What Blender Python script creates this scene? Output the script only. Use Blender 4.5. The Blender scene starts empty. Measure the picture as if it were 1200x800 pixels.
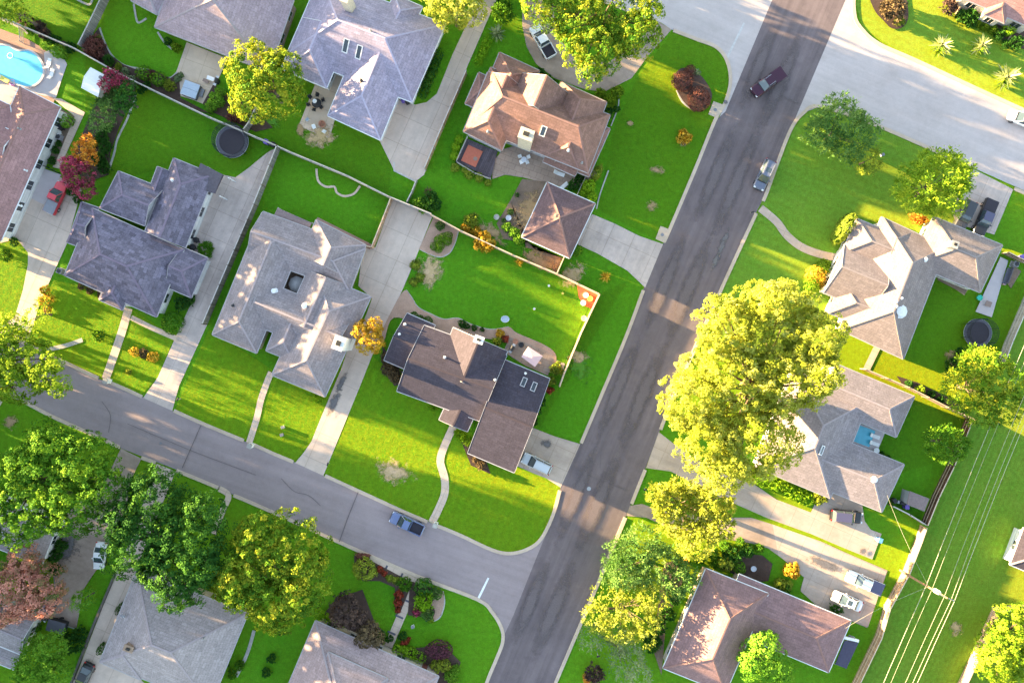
import bpy, math, random
import numpy as np
from mathutils import Vector
R = math.radians
rnd = random.Random(7)
sc = bpy.context.scene
COL = sc.collection
HC = 107.0          # camera height in metres, straight above the middle of the picture
S = 7.5             # photograph pixels per metre on the ground

def P(px, py, z=0.0):
    k = (HC - z) / HC / S
    return Vector(((px - 600) * k, (400 - py) * k, z))
def crop(x0, y0, s):
    return lambda x, y: (x0 + x / s, y0 + y / s)
ID = lambda x, y: (x, y)

# ------------------------------------------------------------------ materials
MATS = {}
class NT:
    def __init__(s, m):
        s.m = m; s.t = m.node_tree; s.n = s.t.nodes; s.l = s.t.links
        s.b = s.n['Principled BSDF']; s.out = s.n['Material Output']
    def new(s, typ, **kw):
        n = s.n.new(typ)
        for k, v in kw.items(): setattr(n, k, v)
        return n
    def link(s, a, b): s.l.new(a, b)
    def coord(s, scale=(1, 1, 1), rot=0.0, kind='world'):
        if kind == 'uv':
            c = s.new('ShaderNodeTexCoord').outputs['UV']
        elif kind == 'object':
            c = s.new('ShaderNodeTexCoord').outputs['Object']
        else:
            c = s.new('ShaderNodeNewGeometry').outputs['Position']
        if rot:                      # turn first, then stretch
            m0 = s.new('ShaderNodeMapping'); m0.inputs['Rotation'].default_value = (0, 0, -rot)
            s.link(c, m0.inputs['Vector']); c = m0.outputs['Vector']
        mp = s.new('ShaderNodeMapping')
        mp.inputs['Scale'].default_value = scale
        s.link(c, mp.inputs['Vector'])
        return mp.outputs['Vector']
    def noise(s, vec, scale, detail=3.0, rough=.55, dist=0.0):
        n = s.new('ShaderNodeTexNoise')
        n.inputs['Scale'].default_value = scale; n.inputs['Detail'].default_value = detail
        n.inputs['Roughness'].default_value = rough; n.inputs['Distortion'].default_value = dist
        s.link(vec, n.inputs['Vector'])
        return n.outputs['Fac']
    def ramp(s, fac, stops):
        r = s.new('ShaderNodeValToRGB')
        e = r.color_ramp.elements
        while len(e) > 1: e.remove(e[-1])
        e[0].position = stops[0][0]; e[0].color = (*stops[0][1], 1)
        for p, c in stops[1:]:
            k = e.new(p); k.color = (*c, 1)
        s.link(fac, r.inputs['Fac'])
        return r.outputs['Color']
    def mix(s, fac, a, b, mode='MIX'):
        m = s.new('ShaderNodeMix', data_type='RGBA', blend_type=mode)
        if isinstance(fac, (int, float)): m.inputs[0].default_value = fac
        else: s.link(fac, m.inputs[0])
        for i, v in ((6, a), (7, b)):
            if isinstance(v, tuple): m.inputs[i].default_value = (*v, 1)
            else: s.link(v, m.inputs[i])
        return m.outputs[2]
    def mul(s, a, lo, hi, mid=None):
        r = s.new('ShaderNodeMapRange')
        r.inputs['From Min'].default_value = .25; r.inputs['From Max'].default_value = .75
        r.inputs['To Min'].default_value = lo; r.inputs['To Max'].default_value = hi
        s.link(a, r.inputs['Value'])
        return r.outputs['Result']
    def scaled(s, col, val):
        m = s.new('ShaderNodeMix', data_type='RGBA', blend_type='MULTIPLY')
        m.inputs[0].default_value = 1
        if isinstance(col, tuple): m.inputs[6].default_value = (*col, 1)
        else: s.link(col, m.inputs[6])
        s.link(val, m.inputs[7])
        return m.outputs[2]
    def bump(s, h, strength, dist=.05):
        b = s.new('ShaderNodeBump')
        b.inputs['Strength'].default_value = strength; b.inputs['Distance'].default_value = dist
        s.link(h, b.inputs['Height'])
        return b.outputs['Normal']
    def col(s, c):
        if isinstance(c, tuple): s.b.inputs['Base Color'].default_value = (*c, 1)
        else: s.link(c, s.b.inputs['Base Color'])
    def rough(s, v): s.b.inputs['Roughness'].default_value = v

def mat(name):
    m = bpy.data.materials.new(name); m.use_nodes = True
    MATS[name] = m
    n = NT(m); n.rough(.85)
    n.b.inputs['Specular IOR Level'].default_value = .3
    return n
def plain(name, c, rough=.6, metal=0.0, var=.12, spec=.4, coat=0.0):
    n = mat(name)
    f = n.noise(n.coord(kind='object'), 3.0, 4)
    n.col(n.scaled(c, n.mul(f, 1 - var, 1 + var)))
    n.rough(rough); n.b.inputs['Metallic'].default_value = metal
    n.b.inputs['Specular IOR Level'].default_value = spec
    if coat: n.b.inputs['Coat Weight'].default_value = coat
    return n.m
def glass(name, c=(.03, .04, .05)):
    n = mat(name); n.col(c); n.rough(.06); n.b.inputs['Specular IOR Level'].default_value = .9
    n.b.inputs['Coat Weight'].default_value = .5
    return n.m

def grass(name, deep, mid, dry, drywt=.5, stripes=None, tips=1.0):
    """One lawn: blades that stand up and catch a low sun more than flat ground would."""
    n = mat(name)
    w = n.coord()
    big = n.noise(w, .045, 4, .6); med = n.noise(w, .33, 4, .6, .4); fine = n.noise(w, 5.5, 3, .7)
    c = n.mix(n.mul(big, 0, 1), deep, mid)
    c = n.mix(n.mul(med, 0, drywt), c, dry)
    weed = n.noise(w, .85, 5, .7, .8)
    c = n.mix(n.mul(weed, -.55, .6), c, n.scaled(dry, n.mul(fine, .8, 1.15)))
    clump = n.noise(w, 1.6, 3, .65)
    c = n.scaled(c, n.mul(clump, .70, 1.30))
    c = n.scaled(c, n.mul(fine, .72, 1.28))
    if stripes:
        wv = n.new('ShaderNodeTexWave'); wv.inputs['Scale'].default_value = stripes[1]
        wv.inputs['Distortion'].default_value = .6
        n.link(n.coord(rot=stripes[0]), wv.inputs['Vector'])
        c = n.scaled(c, n.mul(wv.outputs['Fac'], .95, 1.05))
    n.col(c)
    n.b.inputs['Specular IOR Level'].default_value = .1
    # upright blades facing every way, and the fuzz of their tips: both catch light that comes in low
    tn = n.new('ShaderNodeTexNoise'); tn.inputs['Scale'].default_value = 6.5; tn.inputs['Detail'].default_value = 4; tn.inputs['Roughness'].default_value = .8
    n.link(w, tn.inputs['Vector'])
    v1 = n.new('ShaderNodeVectorMath', operation='SUBTRACT'); n.link(tn.outputs['Color'], v1.inputs[0]); v1.inputs[1].default_value = (.5, .5, .5)
    v2 = n.new('ShaderNodeVectorMath', operation='MULTIPLY'); n.link(v1.outputs[0], v2.inputs[0]); v2.inputs[1].default_value = (8, 8, 0)
    v3 = n.new('ShaderNodeVectorMath', operation='ADD'); n.link(v2.outputs[0], v3.inputs[0]); v3.inputs[1].default_value = (0, 0, .06)
    v4 = n.new('ShaderNodeVectorMath', operation='NORMALIZE'); n.link(v3.outputs[0], v4.inputs[0])
    d3 = n.new('ShaderNodeBsdfDiffuse'); n.link(v4.outputs[0], d3.inputs['Normal'])
    n.link(n.scaled((.66, .36, .003), n.mul(clump, .7, 1.3)), d3.inputs['Color'])
    m3 = n.new('ShaderNodeMixShader'); m3.inputs[0].default_value = .19 * tips
    n.link(n.b.outputs[0], m3.inputs[1]); n.link(d3.outputs[0], m3.inputs[2])
    d2 = n.new('ShaderNodeBsdfSheen'); d2.distribution = 'ASHIKHMIN'; d2.inputs['Roughness'].default_value = .56
    n.link(n.scaled((.30 * tips, .20 * tips, .003), n.mul(fine, .7, 1.3)), d2.inputs['Color'])
    mx = n.new('ShaderNodeAddShader')
    n.link(m3.outputs[0], mx.inputs[0]); n.link(d2.outputs[0], mx.inputs[1])
    n.link(mx.outputs[0], n.out.inputs['Surface'])
    n.link(n.bump(n.noise(w, 3.0, 4, .7), .35, .08), n.b.inputs['Normal'])
    return n.m

def paving(name, c, ang=0.0, streak=.12, mott=.14, joint=None, stain=(.5, .5, .5), stainw=.3, fine=.10, rough=.9):
    n = mat(name)
    w = n.coord()
    a = n.noise(w, .12, 4, .6); b = n.noise(w, 1.3, 5, .65); f = n.noise(w, 9.0, 3, .7)
    st = n.noise(n.coord(scale=(.03, .9, 1), rot=ang), 1.0, 4, .6)
    k = n.scaled(c, n.mul(a, 1 - mott, 1 + mott))
    k = n.scaled(k, n.mul(b, 1 - mott * .6, 1 + mott * .6))
    k = n.scaled(k, n.mul(st, 1 - streak, 1 + streak))
    k = n.scaled(k, n.mul(f, 1 - fine, 1 + fine))
    blot = n.noise(w, .35, 5, .7, .6)
    k = n.mix(n.mul(blot, -.6 * stainw, stainw), k, n.scaled(k, n.mix(0.0, stain, stain)))
    if joint:
        br = n.new('ShaderNodeTexBrick')
        br.offset = joint[3] if len(joint) > 3 else 0.0
        br.inputs['Scale'].default_value = 1.0
        br.inputs['Brick Width'].default_value = joint[0]; br.inputs['Row Height'].default_value = joint[1]
        br.inputs['Mortar Size'].default_value = joint[2]
        br.inputs['Color1'].default_value = (1, 1, 1, 1); br.inputs['Color2'].default_value = (.93, .93, .93, 1)
        br.inputs['Mortar'].default_value = (.76, .74, .72, 1)
        n.link(n.coord(rot=ang), br.inputs['Vector'])
        k = n.scaled(k, br.outputs['Color'])
    n.col(k); n.rough(rough); n.b.inputs['Specular IOR Level'].default_value = .2
    n.link(n.bump(n.noise(w, 14, 3, .7), .15, .03), n.b.inputs['Normal'])
    return n.m

def shingles(name, c, spread=.2, tint=(1, 1, 1), row=.42, fine=.28):
    """Asphalt shingles: courses across the slope, tabs of slightly different tone, weathering."""
    n = mat(name)
    uv = n.coord(kind='uv')
    br = n.new('ShaderNodeTexBrick'); br.offset = .37
    br.inputs['Scale'].default_value = 1.0
    br.inputs['Brick Width'].default_value = .95; br.inputs['Row Height'].default_value = row
    br.inputs['Mortar Size'].default_value = .018; br.inputs['Mortar Smooth'].default_value = .6
    br.inputs['Color1'].default_value = (1 - spread, 1 - spread, 1 - spread, 1)
    br.inputs['Color2'].default_value = (1 + spread, 1 + spread, 1 + spread * 1.1, 1)
    br.inputs['Mortar'].default_value = (.58, .58, .58, 1)
    n.link(uv, br.inputs['Vector'])
    k = n.scaled(c, br.outputs['Color'])
    w = n.coord()
    k = n.scaled(k, n.mul(n.noise(w, .35, 4, .6), .93, 1.07))
    f = n.noise(w, 4.2, 4, .75)
    k = n.scaled(k, n.mul(f, 1 - fine, 1 + fine))
    st = n.noise(n.coord(scale=(1.6, .12, 1), kind='uv'), 1.0, 4, .6)
    k = n.scaled(k, n.mul(st, .9, 1.1))
    k = n.mix(n.mul(n.noise(w, 1.1, 3, .6), 0, .35), k, n.scaled(k, n.mix(0.0, tint, tint)))
    n.col(k); n.rough(.92); n.b.inputs['Specular IOR Level'].default_value = .25
    n.link(n.bump(br.outputs['Fac'], .3, .04), n.b.inputs['Normal'])
    return n.m

def brickwall(name, c, mortar=(.45, .42, .38), w_=.6, h_=.2):
    n = mat(name)
    br = n.new('ShaderNodeTexBrick')
    br.inputs['Scale'].default_value = 1.0; br.inputs['Brick Width'].default_value = w_
    br.inputs['Row Height'].default_value = h_; br.inputs['Mortar Size'].default_value = .012
    br.inputs['Color1'].default_value = (*[x * .85 for x in c], 1); br.inputs['Color2'].default_value = (*[x * 1.15 for x in c], 1)
    br.inputs['Mortar'].default_value = (*mortar, 1)
    n.link(n.coord(kind='uv'), br.inputs['Vector'])
    n.col(n.scaled(br.outputs['Color'], n.mul(n.noise(n.coord(), .6, 4), .88, 1.12)))
    return n.m

def planks(name, c, width=.15, ang=0.0, var=.35, uvk='uv'):
    """Boards side by side, each with its own tone, dark gaps between."""
    n = mat(name)
    v = n.coord(kind=uvk, rot=ang)
    br = n.new('ShaderNodeTexBrick'); br.offset = .5
    br.inputs['Scale'].default_value = 1.0; br.inputs['Brick Width'].default_value = 3.2
    br.inputs['Row Height'].default_value = width; br.inputs['Mortar Size'].default_value = .012
    br.inputs['Color1'].default_value = (*[x * (1 - var) for x in c], 1); br.inputs['Color2'].default_value = (*[min(1, x * (1 + var)) for x in c], 1)
    br.inputs['Mortar'].default_value = (*[x * .3 for x in c], 1)
    n.link(v, br.inputs['Vector'])
    n.col(n.scaled(br.outputs['Color'], n.mul(n.noise(n.coord(), 1.1, 5, .7), .75, 1.25)))
    return n.m

def foliage(name, dark, mid, light, trans=.3, tcol=None):
    """Leaves: tone runs from dark to light leaf by leaf, clump by clump, with light let through."""
    n = mat(name)
    a = n.new('ShaderNodeAttribute', attribute_name='tone').outputs['Fac']
    c = n.ramp(a, [(0.0, dark), (.5, mid), (1.0, light)])
    n.col(c); n.rough(.8); n.b.inputs['Specular IOR Level'].default_value = .08
    t = n.new('ShaderNodeBsdfTranslucent')
    n.link(n.mix(.5, c, tcol or tuple(x * 1.2 for x in light)), t.inputs['Color'])
    mx = n.new('ShaderNodeMixShader'); mx.inputs[0].default_value = trans
    n.link(n.b.outputs[0], mx.inputs[1]); n.link(t.outputs[0], mx.inputs[2])
    n.link(mx.outputs[0], n.out.inputs['Surface'])
    return n.m

def patchy(name, c1, c2, scale=1.5, amp=.55):
    """Bare soil or dry turf whose edge breaks up into the grass around it."""
    n = mat(name)
    w = n.coord()
    k = n.mix(n.mul(n.noise(w, scale, 5, .7), 0, 1), c1, c2)
    k = n.scaled(k, n.mul(n.noise(w, 7, 3, .7), .7, 1.3))
    n.col(k)
    a = n.new('ShaderNodeAttribute', attribute_name='edge').outputs['Fac']
    m1 = n.new('ShaderNodeMath', operation='ADD')
    n.link(a, m1.inputs[0]); n.link(n.mul(n.noise(w, .9, 5, .75), -amp, amp), m1.inputs[1])
    mr = n.new('ShaderNodeMapRange'); mr.inputs['From Min'].default_value = .28; mr.inputs['From Max'].default_value = .75
    n.link(m1.outputs[0], mr.inputs['Value'])
    tr = n.new('ShaderNodeBsdfTransparent')
    mx = n.new('ShaderNodeMixShader')
    n.link(mr.outputs[0], mx.inputs[0]); n.link(tr.outputs[0], mx.inputs[1]); n.link(n.b.outputs[0], mx.inputs[2])
    n.link(mx.outputs[0], n.out.inputs['Surface'])
    return n.m

# ------------------------------------------------------------------ objects
WL = {}
def tag(o, label=None, cat=None, group=None, kind=None):
    if label: o['label'] = label
    if cat: o['category'] = cat
    if group: o['group'] = group
    if kind: o['kind'] = kind
    return o
def thing(name, label, cat, loc=(0, 0, 0), group=None, rz=0.0):
    o = bpy.data.objects.new(name, None); COL.objects.link(o)
    o.empty_display_size = .3
    o.location = loc; o.rotation_euler = (0, 0, rz)
    WL[o.name] = Vector(loc)
    return tag(o, label, cat, group)

class MB:
    def __init__(s): s.v = []; s.f = []; s.m = []; s.uv = []; s.hasuv = False
    def face(s, pts, mi=0, uv=None):
        i = len(s.v); s.v += [tuple(p) for p in pts]; s.f.append(tuple(range(i, i + len(pts)))); s.m.append(mi)
        s.uv.append(uv)
        if uv: s.hasuv = True
    def box(s, c, size, rz=0.0, mi=0, top=1.0, mat3=None):
        x, y, z = [d / 2 for d in size]; ca, sa = math.cos(rz), math.sin(rz)
        V = []
        for dz, k in ((-z, 1.0), (z, top)):
            for dx, dy in ((-x, -y), (x, -y), (x, y), (-x, y)):
                a, b = dx * k, dy * k
                V.append((c[0] + a * ca - b * sa, c[1] + a * sa + b * ca, c[2] + dz))
        i = len(s.v); s.v += V
        for q in ((0, 3, 2, 1), (4, 5, 6, 7), (0, 1, 5, 4), (1, 2, 6, 5), (2, 3, 7, 6), (3, 0, 4, 7)):
            s.f.append(tuple(i + k for k in q)); s.m.append(mi); s.uv.append(None)
        return s
    def bar(s, a, b, w, h, mi=0):
        """box along a->b (centres), width w across, height h."""
        a, b = Vector(a), Vector(b); d = b - a
        L = d.length
        if L < 1e-5: return s
        d.normalize()
        up = Vector((0, 0, 1))
        if abs(d.z) > .9: up = Vector((1, 0, 0))
        sx = d.cross(up).normalized(); sz = sx.cross(d).normalized()
        V = []
        for p in (a, b):
            for i, j in ((-1, -1), (1, -1), (1, 1), (-1, 1)):
                V.append(tuple(p + sx * (i * w / 2) + sz * (j * h / 2)))
        i = len(s.v); s.v += V
        for q in ((0, 1, 2, 3), (7, 6, 5, 4), (0, 4, 5, 1), (1, 5, 6, 2), (2, 6, 7, 3), (3, 7, 4, 0)):
            s.f.append(tuple(i + k for k in q)); s.m.append(mi); s.uv.append(None)
        return s
    def tube(s, pts, rads, n=8, mi=0, cap=True):
        pts = [Vector(p) for p in pts]
        if isinstance(rads, (int, float)): rads = [rads] * len(pts)
        base = len(s.v)
        for k, p in enumerate(pts):
            d = (pts[min(k + 1, len(pts) - 1)] - pts[max(k - 1, 0)]).normalized()
            up = Vector((0, 0, 1)) if abs(d.z) < .9 else Vector((1, 0, 0))
            a = d.cross(up).normalized(); b = d.cross(a).normalized()
            for j in range(n):
                t = 2 * math.pi * j / n
                s.v.append(tuple(p + a * (math.cos(t) * rads[k]) + b * (math.sin(t) * rads[k])))
        for k in range(len(pts) - 1):
            for j in range(n):
                q = (base + k * n + j, base + k * n + (j + 1) % n, base + (k + 1) * n + (j + 1) % n, base + (k + 1) * n + j)
                s.f.append(q); s.m.append(mi); s.uv.append(None)
        if cap:
            for k in (0, len(pts) - 1):
                s.f.append(tuple(base + k * n + j for j in range(n))); s.m.append(mi); s.uv.append(None)
        return s
    def lathe(s, c, prof, n=20, mi=0, sx=1.0, sy=1.0):
        base = len(s.v)
        for r, z in prof:
            for j in range(n):
                t = 2 * math.pi * j / n
                s.v.append((c[0] + math.cos(t) * r * sx, c[1] + math.sin(t) * r * sy, c[2] + z))
        for k in range(len(prof) - 1):
            for j in range(n):
                s.f.append((base + k * n + j, base + k * n + (j + 1) % n, base + (k + 1) * n + (j + 1) % n, base + (k + 1) * n + j))
                s.m.append(mi); s.uv.append(None)
        for k in (0, len(prof) - 1):
            if prof[k][0] > 1e-4:
                s.f.append(tuple(base + k * n + j for j in range(n))); s.m.append(mi); s.uv.append(None)
        return s
    def prism(s, poly, z0, z1, mi=0, mtop=None):
        n = len(poly); i = len(s.v)
        s.v += [(p[0], p[1], z0) for p in poly] + [(p[0], p[1], z1) for p in poly]
        s.f.append(tuple(i + n + k for k in range(n))); s.m.append(mi if mtop is None else mtop); s.uv.append(None)
        s.f.append(tuple(i + n - 1 - k for k in range(n))); s.m.append(mi); s.uv.append(None)
        for k in range(n):
            s.f.append((i + k, i + (k + 1) % n, i + n + (k + 1) % n, i + n + k)); s.m.append(mi); s.uv.append(None)
        return s
    def build(s, name, mats, parent=None, smooth=False, bevel=0.0, label=None, kind=None):
        if not isinstance(mats, (list, tuple)): mats = [mats]
        me = bpy.data.meshes.new(name)
        off = Vector((0, 0, 0))
        if parent is not None: off = WL.get(parent.name, Vector((0, 0, 0)))
        me.from_pydata([(v[0] - off.x, v[1] - off.y, v[2] - off.z) for v in s.v], [], s.f)
        for m in mats: me.materials.append(MATS[m] if isinstance(m, str) else m)
        me.polygons.foreach_set('material_index', s.m)
        if s.hasuv:
            ul = me.uv_layers.new(name='UVMap')
            flat = []
            for f, u in zip(s.f, s.uv):
                for k in range(len(f)): flat += list(u[k]) if u else [0, 0]
            ul.data.foreach_set('uv', flat)
        if smooth: me.polygons.foreach_set('use_smooth', [True] * len(s.f))
        me.update()
        o = bpy.data.objects.new(name, me); COL.objects.link(o)
        if parent is not None:
            o.parent = parent; WL[o.name] = off
        else: WL[o.name] = Vector((0, 0, 0))
        if bevel:
            b = o.modifiers.new('edge', 'BEVEL'); b.width = bevel; b.segments = 2; b.limit_method = 'ANGLE'
        if label: o['label'] = label
        if kind: o['kind'] = kind
        return o

def copy_tree(o, parent=None):
    c = o.copy(); COL.objects.link(c)
    if parent is not None: c.parent = parent
    for ch in o.children: copy_tree(ch, c)
    return c
PROTO_USED = set()
def place(proto, loc, rz=0.0, label=None, group=None, scale=None, cat=None):
    """The first time moves the thing itself, then copies the thing with its parts."""
    if proto.name not in PROTO_USED:
        PROTO_USED.add(proto.name); o = proto
    else: o = copy_tree(proto)
    o.location = loc; o.rotation_euler = (0, 0, rz)
    if scale: o.scale = scale if isinstance(scale, (tuple, list)) else (scale,) * 3
    if label: o['label'] = label
    if group: o['group'] = group
    elif 'group' in o and label and o is not proto: del o['group']
    if cat: o['category'] = cat
    return o

def smooth_line(pts, closed=False, n=6):
    out = []
    N = len(pts)
    rng = range(N if closed else N - 1)
    for i in rng:
        p0 = pts[(i - 1) % N] if closed or i > 0 else pts[i]
        p1 = pts[i]; p2 = pts[(i + 1) % N]
        p3 = pts[(i + 2) % N] if closed or i + 2 < N else p2
        for k in range(n):
            t = k / n
            out.append(tuple(.5 * ((2 * b) + (-a + c) * t + (2 * a - 5 * b + 4 * c - d) * t * t + (-a + 3 * b - 3 * c + d) * t ** 3)
                             for a, b, c, d in zip(p0, p1, p2, p3)))
    if not closed: out.append(tuple(pts[-1]))
    return out

def sheet(name, pts, z, m, T=ID, kind='structure', curve=False, thick=0.0):
    pts = [T(*p) for p in pts]
    if curve: pts = smooth_line(pts, True, 5)
    w = [P(x, y, 0) for x, y in pts]
    b = MB()
    if thick: b.prism([(p.x, p.y) for p in w], 0.0, z)
    else: b.face([(p.x, p.y, z) for p in w])
    o = b.build(name, m)
    if len(o.data.polygons) == 1 and o.data.polygons[0].normal.z < 0: o.data.flip_normals()
    if kind: o['kind'] = kind
    return o

def ribbon(name, pts, wpx, z, m, T=ID, curve=True, kind='structure', h=None):
    pts = [T(*p) for p in pts]
    if curve and len(pts) > 2: pts = smooth_line(pts, False, 5)
    w = [P(x, y, 0) for x, y in pts]
    L, Rr = [], []
    hw = wpx / S / 2
    for i, p in enumerate(w):
        d = (w[min(i + 1, len(w) - 1)] - w[max(i - 1, 0)]); d.z = 0; d.normalize()
        nrm = Vector((-d.y, d.x, 0))
        L.append(p + nrm * hw); Rr.append(p - nrm * hw)
    b = MB()
    if h is None:
        for i in range(len(w) - 1):
            b.face([(q.x, q.y, z) for q in (Rr[i], Rr[i + 1], L[i + 1], L[i])])
    else:
        for i in range(len(w) - 1):
            a0, a1, b0, b1 = L[i], L[i + 1], Rr[i], Rr[i + 1]
            b.face([(q.x, q.y, h) for q in (b0, b1, a1, a0)])
            b.face([(a0.x, a0.y, h), (a1.x, a1.y, h), (a1.x, a1.y, 0), (a0.x, a0.y, 0)])
            b.face([(b1.x, b1.y, h), (b0.x, b0.y, h), (b0.x, b0.y, 0), (b1.x, b1.y, 0)])
    o = b.build(name, m)
    if kind: o['kind'] = kind
    return o

def patch(name, px, py, rx, ry, rot, z, m, kind='structure', T=ID):
    """bare patch with a soft edge: a disc whose 'edge' attribute falls from 1 to 0."""
    px, py = T(px, py)
    c = P(px, py); n = 28; rings = 5
    b = MB(); at = []
    ca, sa = math.cos(rot), math.sin(rot)
    b.v.append((c.x, c.y, z)); at.append(1.0)
    for r in range(1, rings + 1):
        for j in range(n):
            t = 2 * math.pi * j / n; k = r / rings
            x, y = math.cos(t) * rx / S * k, math.sin(t) * ry / S * k
            b.v.append((c.x + x * ca - y * sa, c.y + x * sa + y * ca, z)); at.append(1 - k)
    for j in range(n):
        b.f.append((0, 1 + j, 1 + (j + 1) % n))
    for r in range(rings - 1):
        for j in range(n):
            b.f.append((1 + r * n + j, 1 + (r + 1) * n + j, 1 + (r + 1) * n + (j + 1) % n, 1 + r * n + (j + 1) % n))
    b.m = [0] * len(b.f); b.uv = [None] * len(b.f)
    o = b.build(name, m)
    a = o.data.attributes.new('edge', 'FLOAT', 'POINT'); a.data.foreach_set('value', at)
    o['kind'] = kind
    return o

# ------------------------------------------------------------------ foliage
def leaf_mesh(name, centres, normals, sizes, tones, aspect, rng, droop=None):
    n = len(centres)
    nn = normals / np.maximum(1e-6, np.linalg.norm(normals, axis=1, keepdims=True))
    a = np.cross(nn, rng.normal(size=(n, 3))); a /= np.maximum(1e-6, np.linalg.norm(a, axis=1, keepdims=True))
    if droop is not None:
        a = droop - nn * np.sum(droop * nn, axis=1, keepdims=True)
        a /= np.maximum(1e-6, np.linalg.norm(a, axis=1, keepdims=True))
    b = np.cross(nn, a)
    L = sizes[:, None] * a * .5; W = sizes[:, None] * b * .5 / aspect
    bend = nn * sizes[:, None] * .12
    v = np.empty((n, 4, 3))
    v[:, 0] = centres - L - bend; v[:, 1] = centres + W * 1.0 + bend; v[:, 2] = centres + L - bend; v[:, 3] = centres - W * 1.0 + bend
    me = bpy.data.meshes.new(name)
    me.vertices.add(n * 4); me.vertices.foreach_set('co', v.astype(np.float32).ravel())
    me.loops.add(n * 4); me.loops.foreach_set('vertex_index', np.arange(n * 4, dtype=np.int32))
    me.polygons.add(n); me.polygons.foreach_set('loop_start', np.arange(0, n * 4, 4, dtype=np.int32))
    try: me.polygons.foreach_set('loop_total', np.full(n, 4, dtype=np.int32))
    except Exception: pass
    at = me.attributes.new('tone', 'FLOAT', 'FACE'); at.data.foreach_set('value', np.clip(tones, 0, 1).astype(np.float32))
    me.update(calc_edges=True)
    return me

def crown_mesh(name, lobes, seed, lump=.7, leaf=.34, aspect=1.5, per=26, spiky=0.0, cover=1.0, flat=.3, lowcut=-.35, rag=.12, ratio=.78, coh=.5):
    """lobes: (x, y, z, r) in metres.  Lumps of leaves all over the lobes, ragged, with some inside."""
    rng = np.random.default_rng(seed)
    Cs, Ds, Ts, Rs = [], [], [], []
    LB = np.array(lobes)
    for (x, y, z, r) in lobes:
        area = 4 * math.pi * r * r * .66
        nl = max(8, int(area / (lump * lump * 3.14) * 1.9 * cover))
        i = np.arange(nl) + .5
        ph = np.arccos(1 - 2 * i / nl); th = math.pi * (1 + 5 ** .5) * i + rng.uniform(0, 6)
        d = np.stack([np.cos(th) * np.sin(ph), np.sin(th) * np.sin(ph), np.cos(ph)], 1)
        d += rng.normal(scale=.16, size=d.shape); d /= np.linalg.norm(d, axis=1, keepdims=True)
        d = d[d[:, 2] > lowcut]
        k = 1 - rag * 1.2 + rag * rng.normal(size=len(d)).clip(-2, 1.6)
        # slow bumps so the outline is uneven
        f = rng.normal(size=(5, 3)) * 2.2; p0 = rng.uniform(0, 6, 5)
        k = k + .055 * np.sin(d @ f.T + p0).sum(1)
        k = np.minimum(k, 1.12)
        pos = np.array([x, y, z]) + d * (k * r)[:, None] * np.array([1, 1, ratio])
        Cs.append(pos); Ds.append(d)
        ni = int(len(d) * .35)
        di = rng.normal(size=(ni, 3)); di /= np.linalg.norm(di, axis=1, keepdims=True)
        di[:, 2] = np.maximum(di[:, 2], lowcut)
        Cs.append(np.array([x, y, z]) + di * r * rng.uniform(.35, .8, (ni, 1)) * np.array([1, 1, ratio])); Ds.append(di)
    C = np.concatenate(Cs); D = np.concatenate(Ds)
    keep = np.ones(len(C), bool)
    for (x, y, z, r) in lobes:
        q = (C - np.array([x, y, z])) / np.array([1, 1, ratio])
        keep &= np.linalg.norm(q, axis=1) > r * .5
    C, D = C[keep], D[keep]
    nl = len(C)
    lr = lump * rng.uniform(.6, 1.25, nl)
    big = rng.normal(size=(4, 3)) * .55; bp = rng.uniform(0, 6, 4)
    slow = np.sin(C @ big.T + bp).sum(1) / 4
    tone = np.clip(.5 + .22 * rng.normal(size=nl) + .28 * slow, 0.02, 1)
    M = per
    idx = np.repeat(np.arange(nl), M)
    u = rng.normal(size=(nl * M, 3)); u /= np.linalg.norm(u, axis=1, keepdims=True)
    out = D[idx] + np.array([0, 0, flat])
    u = u + out * .75; u /= np.linalg.norm(u, axis=1, keepdims=True)
    if spiky:
        rad = rng.uniform(.15, 1.0, (nl * M, 1)) * (1 + spiky * rng.random((nl * M, 1)) ** 2)
    else: rad = rng.uniform(.55, 1.05, (nl * M, 1))
    pos = C[idx] + u * rad * lr[idx][:, None]
    nr = u * (1 - coh) + D[idx] * coh * 1.2 + rng.normal(scale=.32, size=u.shape)
    sz = leaf * rng.uniform(.6, 1.35, nl * M)
    tn = tone[idx] + rng.normal(scale=.13, size=nl * M) 
    dr = (u + rng.normal(scale=.3, size=u.shape)) if spiky else None
    return leaf_mesh(name, pos, nr if not spiky else np.cross(u, rng.normal(size=u.shape)) + np.array([0, 0, .6]), sz, tn, aspect, rng, dr)

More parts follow.
